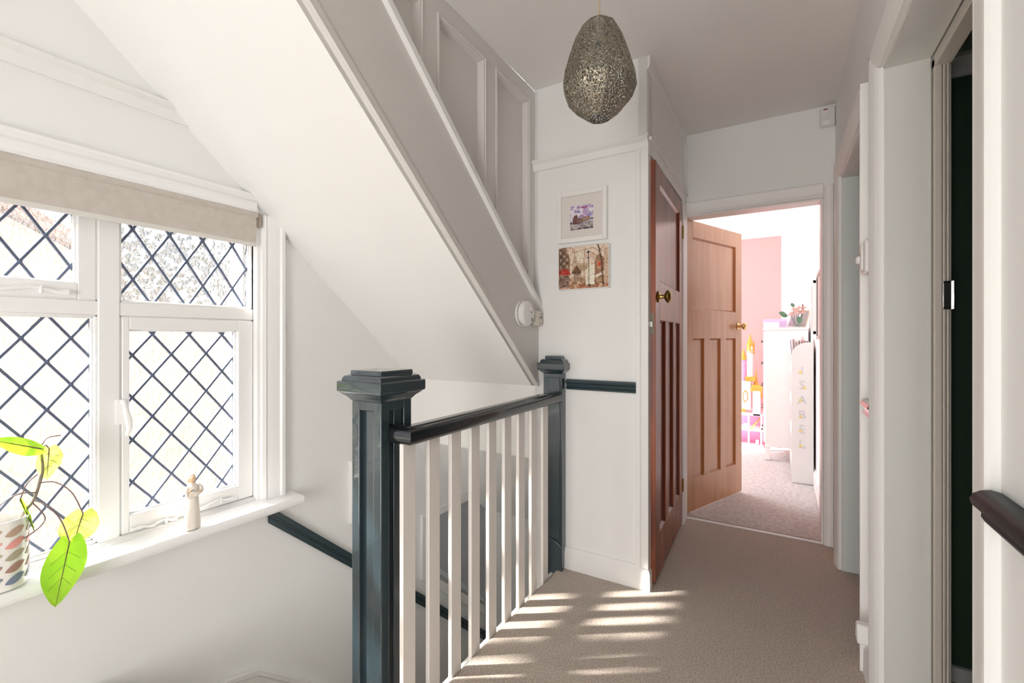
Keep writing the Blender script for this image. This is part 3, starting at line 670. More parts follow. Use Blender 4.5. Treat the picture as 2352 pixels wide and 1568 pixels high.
# cupboard door: hinge at Y 2.96, faces +X; local -y must point to +X: local x points to -Y
D2 = empty('door_2', (-.557, 2.958, .022), 'dark mahogany cupboard door standing slightly ajar', 'door', kind='structure', rz=-PI/2+math.radians(1.6))
# local x (1,0)->(0,-1) : hinge to free edge ; local y -> (1,0): outer face must be at +X so use y = 0..-th
class Flip: pass
def door_cup():
    wd, H, th = .80, 1.985, .036
    D = D2
    sub = empty('door_body', WLOC[D.name], parent=D)
    return wd, H, th
wd, H, th = .803, 1.985, .036
panel_door(D2, wd, H, th, (.105, 0, 0, wd-.105), (1.425, 1.905), (.20, 1.235), MAHOG, MAHOGD)
# panel_door puts faces at y=0 and y=th; y=th is the +X side
knob(D2, wd-.055, 1.345, th, 1, BRASS, 1.1)
MB().box(wd-.001, wd+.002, .006, .030, 1.165, 1.265).build('latch_plate', mat('tarnished_plate', (.20, .17, .12), .55, .6), D2, local=True)
MB().box(wd, wd+.008, .012, .022, 1.20, 1.225).build('latch_bolt', CHROME, D2, local=True)
for z in (.19, 1.77):
    MB().box(-.012, .002, th-.012, th+.002, z, z+.08).lathe([(.005, 0), (.005, .08)], (-.004, th+.004, z), 'z', 10).build('hinge', BRASS, D2, local=True)
# bedroom door: hinge (-.545, 3.115), leaf swings into the room to (-.24, 3.82)
ang = math.atan2(3.82-3.115, -.238+.530)
D1 = empty('door_1', (-.537, 3.118, .012), 'open pine panelled bedroom door with a brass knob', 'door', kind='structure', rz=ang)
wd1 = .762
panel_door(D1, wd1, 1.945, .04, (.10, 0, 0, wd1-.09), (1.35, 1.835), (.215, 1.155), PINE, PINED)
knob(D1, wd1-.055, 1.245, 0, -1, BRASSB); knob(D1, wd1-.055, 1.245, .04, 1, BRASSB)
# knob on the camera side must stand on the face towards the camera
for z in (.20, 1.73):
    MB().box(-.008, .006, -.002, .03, z, z+.085).lathe([(.006, 0), (.006, .085)], (-.004, -.004, z), 'z', 10).build('hinge', BLKM, D1, local=True)

# ------------------------------------------------------------------ pendant lamp
LX, LY = -.483, 1.343; ZT, ZB = 2.160, 1.853; HH = ZT-ZB
PL = empty('pendant_lamp', (LX, LY, ZB), 'pierced bronze egg shaped pendant lampshade hanging from the ceiling', 'pendant lamp')
prof = [(0, .018), (.008, .028), (.07, .052), (.20, .074), (.36, .091), (.55, .108), (.68, .113), (.80, .100), (.90, .074), (.96, .052), (1.0, .036)]
def rad(h):
    for i in range(len(prof)-1):
        if h <= prof[i+1][0]:
            t_ = (h-prof[i][0])/(prof[i+1][0]-prof[i][0]); return prof[i][1]+(prof[i+1][1]-prof[i][1])*t_
    return prof[-1][1]
# gently faceted hull
NS = 9
def facet(theta, h):
    sec = 2*PI/NS; k_ = math.cos(sec/2)/math.cos((theta+.35) % sec-sec/2)
    rr = rad(h)*(.25+.75*k_)*1.02
    return Vector((rr*math.cos(theta), rr*math.sin(theta), -h*HH))
NU, NV = 250, 170
vs, fs = [], []
rnd = random.Random(3)
for j in range(NV+1):
    for i_ in range(NU):
        th_ = 2*PI*(i_+rnd.uniform(-.25, .25))/NU; h_ = min(1, max(0, (j+rnd.uniform(-.25, .25))/NV)) if 0 < j < NV else j/NV
        p = facet(th_ % (2*PI), h_); vs.append((p.x+LX, p.y+LY, p.z+ZT))
for j in range(NV):
    for i_ in range(NU):
        x_ = i_*.5; rr = rad((j+.5)/NV)
        th_ = 2*PI*i_/NU
        nv = noise.noise(Vector((math.cos(th_)*rr*350, math.sin(th_)*rr*350, j*.36)))
        solid = j < 2 or j > NV-3 or nv < .08
        if solid: fs.append((j*NU+i_, j*NU+(i_+1) % NU, (j+1)*NU+(i_+1) % NU, (j+1)*NU+i_))
shd = MB().add(vs, fs).build('lamp_shade', LAMPM, PL, smooth=20)
so = shd.modifiers.new('thick', 'SOLIDIFY'); so.thickness = .0009
MB().tube([(LX, LY, ZT-.02), (LX, LY, CZ)], .0028, 8).build('cord', mat('lamp_cord', (.50, .40, .28), .6), PL)
MB().lathe([(.022, 0), (.020, .004), (.015, .012), (.014, .06), (.006, .07)], (LX, LY, ZT-.075), 'z', 18).build('bulb_holder', WHITEP, PL)
MB().lathe([(.001, 0), (.016, .004), (.026, .018), (.028, .032), (.022, .048), (.013, .062), (.012, .075)], (LX, LY, ZT-.15), 'z', 20).build('bulb', CLEAR, PL, smooth=60)
MB().lathe([(.045, 0), (.042, .012), (.02, .024), (.006, .028)][::-1] and [(.006, -.028), (.02, -.024), (.042, -.012), (.045, 0)], (LX, LY, CZ), 'z', 24).build('ceiling_rose', WHITEP, PL)

# ------------------------------------------------------------------ pictures (prints as vertex colours)
def raster_plane(name, img, x0, x1, z0, z1, y, parent):
    h, w_ = img.shape[:2]; me = bpy.data.meshes.new(name)
    xs = np.linspace(0, x1-x0, w_); zs = np.linspace(z1-z0, 0, h)
    V = [(float(xx), 0., float(zz)) for zz in zs for xx in xs]
    Fc = [(j*w_+i_, (j+1)*w_+i_, (j+1)*w_+i_+1, j*w_+i_+1) for j in range(h-1) for i_ in range(w_-1)]
    me.from_pydata(V, [], Fc); ca = me.color_attributes.new('print', 'FLOAT_COLOR', 'POINT')
    rgba = np.ones((h*w_, 4)); rgba[:, :3] = np.clip(img.reshape(-1, 3), 0, 1)**2.2; ca.data.foreach_set('color', rgba.ravel())
    me.materials.append(PRINT); o = bpy.data.objects.new(name, me); COL.objects.link(o); o.parent = parent
    pl = WLOC[parent.name]; o.location = (x0-pl[0], y-pl[1], z0-pl[2]); WLOC[o.name] = (x0, y, z0); return o
rg = np.random.RandomState(5)
def smooth_noise(h, w_, s, r_=rg):
    g_ = r_.rand(int(h/s)+3, int(w_/s)+3); yy = np.arange(h)/s; xx = np.arange(w_)/s
    y0 = yy.astype(int); x0 = xx.astype(int); fy = (yy-y0)[:, None]; fx = (xx-x0)[None]
    fy = fy*fy*(3-2*fy); fx = fx*fx*(3-2*fx)
    a = g_[y0][:, x0]; b_ = g_[y0][:, x0+1]; c_ = g_[y0+1][:, x0]; d__ = g_[y0+1][:, x0+1]
    return (a*(1-fx)+b_*fx)*(1-fy)+(c_*(1-fx)+d__*fx)*fy
class Cv:
    def __init__(s, h, w_, col): s.h, s.w = h, w_; s.a = np.ones((h, w_, 3))*np.array(col); s.Y, s.X = np.mgrid[0:h, 0:w_]; s.U = s.X/(w_-1); s.V = s.Y/(h-1)
    def mix(s, m, col, k=1.):
        m = (m*k)[..., None] if m.dtype != bool else (m.astype(float)*k)[..., None]; s.a = s.a*(1-m)+np.array(col)*m
    def rect(s, u0, u1, v0, v1, col, k=1.): s.mix((s.U >= u0) & (s.U <= u1) & (s.V >= v0) & (s.V <= v1), col, k)
    def poly(s, pts, col, k=1.):
        ins = np.zeros(s.U.shape, bool)
        for i in range(len(pts)):
            (x1, y1), (x2, y2) = pts[i-1], pts[i]
            c_ = ((y1 > s.V) != (y2 > s.V)) & (s.U < (x2-x1)*(s.V-y1)/(y2-y1+1e-9)+x1); ins ^= c_
        s.mix(ins, col, k)
    def line(s, p, q_, wd, col, k=1.):
        px_, py_ = q_[0]-p[0], q_[1]-p[1]; L2 = px_*px_+py_*py_+1e-9
        t_ = np.clip(((s.U-p[0])*px_+(s.V-p[1])*py_)/L2, 0, 1); d__ = np.hypot(s.U-p[0]-t_*px_, s.V-p[1]-t_*py_)
        s.mix(np.clip(1-d__/wd, 0, 1), col, k)
    def ell(s, u, v, a, b_, col, k=1.): s.mix(((s.U-u)/a)**2+((s.V-v)/b_)**2 < 1, col, k)
# 1: ruined arena under a violet sky
n1 = Cv(96, 90, (.86, .82, .88)); q1, q2 = smooth_noise(96, 90, 11), smooth_noise(96, 90, 7)
skym = (n1.V < .5)
n1.mix(skym*(q1 > .55), (.74, .60, .78), .8); n1.mix(skym*(q2 > .66), (.50, .48, .72), .7); n1.mix(skym*((q1+q2) < .8), (.95, .92, .95), .8)
n1.ell(.62, .10, .16, .04, (.62, .18, .38), .7)
n1.rect(0, 1, .70, 1, (.74, .70, .70)); n1.mix((n1.V > .7)*(smooth_noise(96, 90, 6) > .55), (.5, .46, .46), .7); n1.mix((n1.V > .93)*(q2 > .4), (.22, .18, .22), .8)
BR = (.42, .26, .24)
n1.poly([(.10, .75), (.12, .52), (.18, .42), (.30, .36), (.34, .50), (.50, .52), (.55, .49), (.86, .50), (.90, .64), (.60, .70), (.30, .77)], BR)
n1.poly([(.52, .50), (.86, .51), (.89, .62), (.56, .66)], (.62, .50, .42), .8)
for rr_ in range(3):
    for c_ in range(12):
        uu = .14+c_*.062; vv = .50+rr_*.075+(.02 if c_ < 4 else .03)
        if uu < .86 and vv < .72: n1.ell(uu, vv, .013, .026, (.86, .78, .74) if c_ > 2 else (.62, .50, .48), .85)
n1.ell(.95, .60, .05, .04, (.10, .18, .28), .8); n1.ell(.04, .70, .05, .05, (.15, .22, .20), .8)
n1.mix(smooth_noise(96, 90, 2.2) > .72, (.25, .18, .2), .18)
# 2: old street with dome, lamp post and bare tree, sepia wash
n2 = Cv(120, 140, (.90, .82, .74)); na, nb_, nc = smooth_noise(120, 140, 14), smooth_noise(120, 140, 5), smooth_noise(120, 140, 2.3)
n2.mix(n2.V > .72, (.80, .68, .56), 1.); n2.mix((n2.V > .74)*(nb_ > .5), (.50, .33, .22), .7); n2.mix((n2.V > .9)*(nc > .55), (.70, .25, .12), .5)
n2.mix((n2.V < .45)*(na > .6), (.78, .62, .52), .6)
n2.ell(.46, .30, .075, .15, (.93, .88, .80)); n2.ell(.34, .34, .035, .09, (.70, .60, .50)); n2.line((.335, .12), (.335, .27), .008, (.45, .33, .25))
n2.rect(.28, .62, .40, .60, (.80, .70, .58)); 
for c_ in range(9): n2.rect(.42+c_*.02, .428+c_*.02, .44, .58, (.50, .38, .28), .8)
n2.poly([(.27, .62), (.37, .44), (.47, .60)], (.45, .30, .20)); n2.rect(.28, .47, .60, .64, (.40, .26, .18)); n2.rect(.31, .45, .64, .84, (.42, .30, .22), .85)
for c_ in range(5): n2.rect(.32+c_*.027, .333+c_*.027, .68, .84, (.82, .72, .60), .8)
n2.poly([(0, .02), (.16, .0), (.24, .30), (.22, .9), (0, 1)], (.55, .42, .33)); n2.poly([(0, .05), (.10, .0), (.14, .5), (0, .5)], (.40, .30, .25), .7)
for rr_ in range(5):
    for c_ in range(3): n2.rect(.025+c_*.07, .055+c_*.07, .10+rr_*.085, .155+rr_*.085, (.24, .18, .15) if (rr_+c_) % 2 else (.85, .78, .70), .8)
n2.poly([(.06, .50), (.20, .54), (.26, .66), (.08, .68)], (.72, .16, .10)); n2.rect(0, .06, .55, .64, (.62, .12, .10)); n2.rect(.0, .22, .68, .95, (.30, .20, .16), .75); n2.mix((n2.U < .22)*(n2.V > .66)*(nc > .6), (.85, .75, .65), .8)
n2.poly([(.56, .58), (.64, .48), (.64, .92), (.56, .92)], (.92, .88, .80)); n2.rect(.64, .73, .45, .92, (.94, .91, .84))
n2.poly([(.74, .30), (.82, .22), (.92, .32), (.92, .90), (.74, .90)], (.55, .36, .24), .85); n2.rect(.78, .87, .38, .56, (.72, .56, .42)); n2.rect(.80, .85, .42, .50, (.85, .26, .10))
n2.poly([(.73, .72), (.92, .62), (.95, .66), (.76, .78)], (.90, .84, .76)); n2.rect(.75, .93, .77, .86, (.80, .68, .52), .8)
for c_ in range(6): n2.line((.77+c_*.03, .77), (.77+c_*.03, .9), .006, (.30, .20, .14), .8)
n2.rect(.92, 1, .10, .90, (.80, .68, .58), .8)
n2.line((.80, 0), (.86, .30), .022, (.22, .15, .12)); n2.line((.86, .30), (.90, .92), .022, (.24, .16, .12))
for p_, q__ in (((.83, .17), (.70, .06)), ((.83, .15), (.93, .03)), ((.86, .32), (.70, .20)), ((.87, .42), (.99, .32)), ((.70, .06), (.50, .10)), ((.50, .10), (.32, .14)), ((.70, .20), (.60, .12)), ((.88, .46), (.97, .42)), ((.55, .05), (.52, .3)), ((.52, .3), (.53, .92))):
    n2.line(p_, q__, .009, (.42, .24, .14), .85)
n2.line((.615, .2), (.625, .93), .010, (.22, .16, .13)); n2.ell(.61, .16, .022, .035, (.18, .13, .12)); n2.ell(.61, .29, .022, .018, (.14, .10, .10)); n2.ell(.625, .93, .03, .02, (.25, .18, .15))
n2.mix((nc > .68), (.32, .20, .14), .22); n2.mix((nc < .25), (.98, .92, .85), .3)

P1 = empty('framed_print', (-.845, YP, 1.65), 'square white framed print of a ruined arena under violet sky', 'picture')
fx0, fx1, fz0, fz1 = -.977, -.716, 1.650, 1.908
f1 = MB().box(fx0, fx0+.022, YP-.024, YP, fz0, fz1).box(fx1-.022, fx1, YP-.024, YP, fz0, fz1).box(fx0+.022, fx1-.022, YP-.024, YP, fz0, fz0+.024).box(fx0+.022, fx1-.022, YP-.024, YP, fz1-.024, fz1)
f1.build('frame', FRAMEW, P1, bevel=.002)
MB().box(fx0+.02, fx1-.02, YP-.012, YP-.004, fz0+.02, fz1-.02).build('mount', MATB, P1)
raster_plane('print', n1.a, -.910, -.788, 1.713, 1.833, YP-.0125, P1)
P2 = empty('street_canvas', (-.835, YP, 1.413), 'unframed canvas of a sepia old street with a red awning', 'picture')
MB().box(-.968, -.703, YP-.028, YP, 1.413, 1.628).build('canvas', FRAMEW, P2, bevel=.003)
raster_plane('print', n2.a, -.966, -.705, 1.416, 1.626, YP-.0285, P2)

# ------------------------------------------------------------------ alarms, sensor, thermostat, socket
SX = XP+.025
A = empty('smoke_alarm', (SX, 1.935, 1.225), 'round white smoke alarm on the stair string', 'smoke alarm')
MB().lathe([(.063, 0), (.064, .005), (.062, .008), (.056, .009), (.056, .016), (.062, .017), (.062, .032), (.054, .042), (.02, .045), (.001, .0452)], (SX, 1.935, 1.29), 'x', 40).build('body', WHITEP, A, smooth=35)
v_ = MB()
for k_ in range(48):
    a = 2*PI*k_/48; v_.box(SX+.0095, SX+.0155, 1.935+.058*math.cos(a)-.0013, 1.935+.058*math.cos(a)+.0013, 1.29+.058*math.sin(a)-.0013, 1.29+.058*math.sin(a)+.0013)
v_.build('vent_fins', mat('grey_plastic', (.25, .22, .22), .6), A)
MB().lathe([(.009, .0445), (.009, .0465), (.008, .047)], (SX, 1.95, 1.315), 'x', 18).build('test_button', WHITEP, A)
MB().box(SX+.044, SX+.0458, 1.945, 1.962, 1.296, 1.2995).build('indicator_print', REDP, A)
for k_ in range(3): MB().box(SX+.044, SX+.0458, 1.957, 1.968, 1.255+k_*.005, 1.2575+k_*.005).build('logo_stripe', DARKP, A)
Cc = empty('carbon_monoxide_alarm', (SX, 2.065, 1.235), 'small cream carbon monoxide alarm beside the round alarm', 'gas alarm')
MB().box(SX, SX+.034, 2.03, 2.102, 1.232, 1.312).build('body', CREAMP, Cc, bevel=.014, seg=4)
MB().lathe([(.012, 0), (.012, .0015)], (SX+.0335, 2.052, 1.272), 'x', 20).build('test_button', mat('cream_button', (.62, .58, .50), .4), Cc)
for k_ in range(3): MB().lathe([(.0022, 0), (.0022, .001)], (SX+.0338, 2.066+k_*.010, 1.293), 'x', 8).build('indicator_light', DARKP, Cc)
MB().box(SX+.0335, SX+.0345, 2.070, 2.088, 1.274, 1.281).box(SX+.0335, SX+.0345, 2.068, 2.09, 1.268, 1.2695).build('printed_label', DARKP, Cc)
MB().box(SX+.0335, SX+.0345, 2.062, 2.075, 1.245, 1.248).build('printed_mark', DARKP, Cc)
Sn = empty('motion_sensor', (.235, YB-.03, 2.36), 'white motion sensor high in the far right corner', 'motion sensor')
MB().prism([(.200, YB), (.268, YB), (.268, YB-.03), (.235, YB-.052), (.205, YB-.045), (.195, YB-.02)], 'z', 2.358, 2.462).build('body', WHITEP, Sn, bevel=.007, seg=3)
MB().box(.208, .240, YB-.054, YB-.045, 2.385, 2.425).build('lens', mat('lens_plastic', (.72, .71, .69), .3), Sn, bevel=.003)
MB().box(.212, .232, YB-.055, YB-.045, 2.441, 2.446).build('indicator', REDP, Sn)
T = empty('thermostat', (XR-.02, 1.90, 1.38), 'white wall thermostat with a dial between the side doorways', 'thermostat')
MB().box(XR-.030, XR, 1.852, 1.945, 1.385, 1.495).build('body', WHITEP, T, bevel=.010, seg=3)
MB().box(XR-.036, XR-.028, 1.885, 1.915, 1.395, 1.485).build('raised_band', WHITEP, T, bevel=.004)
MB().lathe([(.014, 0), (.014, -.012), (.010, -.015)], (XR-.030, 1.925, 1.435), 'x', 16).build('dial', WHITEP, T)
MB().lathe([(.004, 0), (.004, -.002)], (XR-.0355, 1.90, 1.452), 'x', 10).build('indicator', mat('amber_dot', (.6, .35, .12), .5), T)
K = empty('plug_socket', (XR-.01, 1.9, .15), 'white plug socket with a plug low on the right wall', 'socket')
MB().box(XR-.010, XR, 1.83, 1.93, .15, .235).build('face_plate', WHITEP, K, bevel=.003)
MB().prism([(1.85, .165), (1.90, .165), (1.89, .225), (1.86, .225)], 'x', XR-.05, XR-.01).build('plug', WHITEP, K, bevel=.005)

# ------------------------------------------------------------------ plant, pot, figurine
PX, PY = -1.945, .365
PT = empty('potted_plant', (PX, PY, .446), 'trailing heart leaved plant in a patterned white pot on the sill', 'plant')
pot = MB().lathe([(.047, 0), (.052, .003), (.055, .05), (.056, .195), (.058, .2), (.053, .2), (.050, .19), (.049, .02), (.001, .018)], (PX, PY, .446), 'z', 36).build('pot', POTM, PT, smooth=40)
MB().lathe([(.049, 0), (.049, .004)], (PX, PY, .605), 'z', 20).build('soil', SOIL, PT)
pc = [(.50, .36, .27), (.80, .36, .33), (.45, .40, .30), (.40, .24, .20), (.20, .25, .35)]
for row in range(5):
    pm = mat('pot_motif_%s' % ('tan', 'coral', 'olive', 'umber', 'navy')[row], pc[row], .3)
    mo = MB(); zc = .446+.168-row*.034
    for kk in range(7):
        a0 = 2*PI*kk/7+.35; vv, ff = [], []
        for i in range(9):
            u = i/8; aa = a0+(u-.5)*.80; hw = .012*math.sin(PI*min(.98, max(.02, u)))**.7
            rr_ = .0565
            for s_ in (-1, 1): vv.append((PX+rr_*math.cos(aa), PY+rr_*math.sin(aa), zc+(u-.5)*.016+s_*hw))
        for i in range(8): ff.append((2*i, 2*i+2, 2*i+3, 2*i+1))
        mo.add(vv, ff)
    o = mo.build('painted_leaf_motif', pm, pot, smooth=0); 
def bez(p, n=14):
    p = [Vector(q_) for q_ in p]; out = []
    # Catmull-Rom
    P_ = [p[0]]+p+[p[-1]]
    for i in range(1, len(P_)-2):
        for k_ in range(n):
            t_ = k_/n; a, b_, c_, d__ = P_[i-1], P_[i], P_[i+1], P_[i+2]
            out.append(.5*((2*b_)+(c_-a)*t_+(2*a-5*b_+4*c_-d__)*t_*t_+(3*b_-a-3*c_+d__)*t_**3))
    out.append(p[-1]); return out
MBs = MB().tube(bez([(-1.93, .385, .60), (-1.93, .41, .655), (-1.925, .426, .682), (-1.92, .438, .731), (-1.92, .444, .769), (-1.92, .442, .80), (-1.92, .434, .84)], 6), .0042, 8)
MBs.build('stem', STEMM, PT, smooth=60)
def leaf(base, tip, right, m, cup=.15, lobes=.22, droop=.0, n=16):
    """heart-shaped blade from petiole joint to tip; right = half-width vector"""
    b_, t_, r_ = Vector(base), Vector(tip), Vector(right); ax = t_-b_; L = ax.length; hw = r_.length
    nrm = ax.cross(r_).normalized(); vs, fs = [], []
    M = 6
    for i in range(n+1):
        u = i/n
        wdt = (math.sin(PI*min(1, u*.93+.07))**.62)*(1-.50*u**1.6) if u < .985 else 0.0
        for j in range(-M, M+1):
            s_ = j/M; back = -lobes*max(0, (.28-u)/.28)*(abs(s_)**.8)*(1-.45*abs(s_)**3)
            p = b_+ax*(u+back)+r_*(wdt*s_)+nrm*(cup*hw*(abs(s_)**1.4)*wdt-droop*L*u*u+.012*hw*math.sin(u*22+abs(s_)*7)*abs(s_)*6*.35)
            vs.append(p)
    Wd = 2*M+1
    for i in range(n):
        for j in range(Wd-1): fs.append((i*Wd+j, i*Wd+j+1, (i+1)*Wd+j+1, (i+1)*Wd+j))
    lf = MB().add(vs, fs).build('leaf', m, PT, smooth=80)
    mid = [b_+ax*u+nrm*(-droop*L*u*u-.0006) for u in [k_/8 for k_ in range(9)]]
    vb = MB().tube(mid, [.0016*(1-.8*k_/8) for k_ in range(9)], 6)
    mid2 = [q_+nrm*.0012 for q_ in mid]; vb.tube(mid2, [.0014*(1-.8*k_/8) for k_ in range(9)], 6)
    for s_ in (-1, 1):
        for u in (.15, .35, .55):
            a = b_+ax*u; e = b_+ax*(u+.16)+r_*(s_*.66*(1-u*.6))+nrm*(cup*hw*.5)
            vb.tube([a, (a+e)/2, e], .0004, 4)
    vb.build('midrib', VEIN, lf)
    return lf
leaf((-1.84, .484, .556), (-1.835, .452, .377), (.012, .054, .0), LEAFG, .12, .18)
leaf((-1.87, .523, .622), (-1.87, .497, .525), (.010, .051, -.012), LEAFY, .15, .24)
leaf((-1.90, .438, .838), (-1.90, .336, .885), (-.012, .004, .027), LEAFG, .3, .12)
leaf((-1.92, .459, .832), (-1.925, .455, .738), (-.006, .036, .004), LEAFY, .25, .14)
leaf((-1.92, .398, .695), (-1.92, .428, .59), (-.012, .006, .004), LEAFG, .2, .05)
for i, pts in enumerate(([(-1.92, .440, .733), (-1.91, .471, .727), (-1.88, .50, .692), (-1.87, .523, .622)], [(-1.925, .428, .682), (-1.89, .447, .668), (-1.86, .47, .622), (-1.84, .484, .556)], [(-1.92, .438, .82), (-1.91, .448, .845), (-1.92, .459, .832)],
                         [(-1.92, .432, .705), (-1.9, .397, .717), (-1.9, .371, .709), (-1.9, .33, .675)], [(-1.92, .434, .76), (-1.91, .41, .74), (-1.92, .398, .695)], [(-1.925, .424, .677), (-1.9, .445, .633), (-1.9, .433, .604), (-1.9, .40, .583)], [(-1.92, .44, .84), (-1.92, .455, .865), (-1.92, .485, .868)])):
    MB().tube(bez(pts, 6), .0018, 6).build('petiole', PETI, PT, smooth=60)

FXc, FYc, FZ = -1.925, .848, .446
FG = empty('figurine', (FXc, FYc, FZ), 'cream figurine of a woman hugging herself standing on the window sill', 'figurine')
bodyp = [(.0, .026), (.004, .029), (.02, .028), (.05, .024), (.08, .0205), (.11, .018), (.128, .0165), (.14, .0185), (.152, .020), (.162, .0185), (.168, .012), (.173, .007), (.182, .006)]
fgm = MB()
# orientation: facing the camera side, +X -Y
def ell_ring(m_, prof, lean):
    n = 24; vs = []
    for h_, r_ in prof:
        for k_ in range(n):
            a = 2*PI*k_/n; fold = 1+.05*math.cos(7*a)*max(0, (.10-h_)/.10)
            vs.append((FXc+r_*.85*math.cos(a)*fold, FYc+r_*1.05*math.sin(a)*fold+lean(h_), FZ+h_))
    fs = [(i*n+k_, i*n+(k_+1) % n, (i+1)*n+(k_+1) % n, (i+1)*n+k_) for i in range(len(prof)-1) for k_ in range(n)]
    fs += [tuple(range(n-1, -1, -1)), tuple((len(prof)-1)*n+k_ for k_ in range(n))]
    m_.add(vs, fs)
lean = lambda h_: .006*math.sin(h_*14)
ell_ring(fgm, bodyp, lean)
y_ = FYc+.005
fgm.tube(bez([(FXc, y_-.016, FZ+.160), (FXc+.008, y_-.024, FZ+.145), (FXc+.014, y_-.020, FZ+.124), (FXc+.022, y_+.002, FZ+.128), (FXc+.017, y_+.018, FZ+.136)], 5), [.0075]*6+[.0065]*7+[.005]*8, 10)
fgm.tube(bez([(FXc, y_+.016, FZ+.160), (FXc+.006, y_+.026, FZ+.150), (FXc+.012, y_+.024, FZ+.136), (FXc+.020, y_+.004, FZ+.136), (FXc+.018, y_-.016, FZ+.146)], 5), [.0075]*6+[.0065]*7+[.005]*8, 10)
fo = fgm.build('body', FIGB, FG, smooth=0)
rm = fo.modifiers.new('one_surface', 'REMESH'); rm.mode = 'VOXEL'; rm.voxel_size = .0016; rm.use_smooth_shade = True
sm = fo.modifiers.new('soft', 'SMOOTH'); sm.iterations = 4
hd = MB().lathe([(.001, -.014), (.006, -.012), (.0105, -.005), (.0115, .003), (.009, .010), (.004, .0135), (.001, .014)], (FXc+.004, y_-.002, FZ+.187), 'z', 20, .95, .95)
hd.lathe([(.001, .010), (.003, .011), (.0015, .0145)], (FXc+.004, y_-.002, FZ+.186), 'x', 10)
hd.tube([(FXc, y_, FZ+.166), (FXc+.002, y_, FZ+.178)], [.0075, .0055], 12)
ho = hd.build('head', FIGS, FG, smooth=60)
hr = MB().lathe([(.001, -.016), (.007, -.014), (.0125, -.004), (.0135, .004), (.0105, .012), (.005, .0155), (.001, .016)], (FXc-.0025, y_-.003, FZ+.189), 'z', 20, .9, 1)
hr.lathe([(.001, -.007), (.005, -.004), (.006, .001), (.004, .005), (.001, .007)], (FXc-.012, y_-.008, FZ+.178), 'z', 14)
hr.build('hair', FIGH, ho, smooth=60)
for s_ in (-1, 1): MB().lathe([(.001, -.005), (.0035, -.003), (.004, .001), (.003, .004), (.001, .006)], (FXc+.021, y_+s_*.017, FZ+(.139 if s_ > 0 else .148)), 'y', 10).build('hand', FIGS, FG, smooth=60)

# ------------------------------------------------------------------ bedroom furniture
CH = empty('chest_of_drawers', (.06, 5.18, 0), 'tall white chest of drawers against the right bedroom wall', 'chest of drawers')
MB().box(-.115, .228, 4.97, 5.0, .13, 1.245).box(-.115, .228, 5.37, 5.4, .13, 1.245).box(.215, .228, 4.98, 5.4, .13, 1.245).box(-.11, .22, 5.0, 5.37, .13, .15).build('carcass', WHITEF, CH, bevel=.003)
MB().box(-.135, .232, 4.955, 5.415, 1.245, 1.27).build('top', WHITEF, CH, bevel=.004)
MB().box(-.117, -.07, 4.965, 5.405, .13, 1.245).build('front_post', WHITEF, CH, bevel=.003) if False else None
for y in (4.965, 5.365):
    MB().box(-.12, -.075, y, y+.04, 0, .14).build('leg', WHITEF, CH, bevel=.003); MB().box(.19, .228, y, y+.04, 0, .14).build('leg', WHITEF, CH, bevel=.003)
MB().box(-.075, .19, 4.975, 4.985, .13, .17).build('apron', WHITEF, CH)
for i in range(5):
    z0 = .16+i*.216
    dr = MB().box(-.133, -.115, 5.005, 5.365, z0, z0+.208).build('drawer', WHITEF, CH, bevel=.003)
    for y in (5.08, 5.29): MB().lathe([(.012, -.155), (.014, -.150), (.006, -.143), (.005, -.133)], (0, y, z0+.11), 'x', 12).build('knob', mat('dark_knob', (.12, .10, .09), .4), dr)
# storage box on the chest
SB = empty('storage_box', (-.04, 5.04, 1.27), 'lilac lidded keepsake box on the chest of drawers', 'box')
MB().box(-.13, .065, 4.975, 5.10, 1.27, 1.335).build('box_body', mat('pale_lilac_card', (.80, .72, .84), .6), SB, bevel=.002)
MB().box(-.133, .068, 4.972, 5.103, 1.325, 1.35).build('lid', LILAC, SB, bevel=.002)
MB().box(.0, .055, 4.969, 4.975, 1.272, 1.322).build('picture_label', mat('lilac_print', (.55, .40, .62), .6), SB)
# leaning photo frames
for i, (xa, lab) in enumerate(((.06, 'floral edged white photo frame leaning on the chest beside the roses'), (.13, 'grey backed photo frame leaning beneath the roses'))):
    Fm = empty('photo_frame', (xa+.03, 5.0, 1.27), lab, 'photo frame')
    z0 = 1.271
    def lp(u, v, t): return (xa+u+(.045*v/.17), 5.135+t+.02*i, z0+v)
    vs = []
    def bar(u0, u1, v0, v1, t0, t1):
        P_ = [lp(u0, v0, t0), lp(u1, v0, t0), lp(u1, v0, t1), lp(u0, v0, t1), lp(u0, v1, t0), lp(u1, v1, t0), lp(u1, v1, t1), lp(u0, v1, t1)]
        return P_, [(0, 3, 2, 1), (4, 5, 6, 7), (0, 1, 5, 4), (1, 2, 6, 5), (2, 3, 7, 6), (3, 0, 4, 7)]
    fm = MB()
    for a in ((0, .012, 0, .17), (.075, .087, 0, .17), (.012, .075, 0, .014), (.012, .075, .156, .17)): fm.add(*bar(*a, 0, .012))
    fm.build('frame', WHITEF if i == 0 else mat('pale_wood', (.72, .60, .50), .5), Fm, bevel=.001)
    MB().add(*bar(.010, .077, .012, .158, .004, .008)).build('photograph', mat('floral_card', (.80, .62, .62), .6, color2=(.60, .50, .62), vscale=60) if i == 0 else mat('grey_card', (.50, .48, .47), .6), Fm)
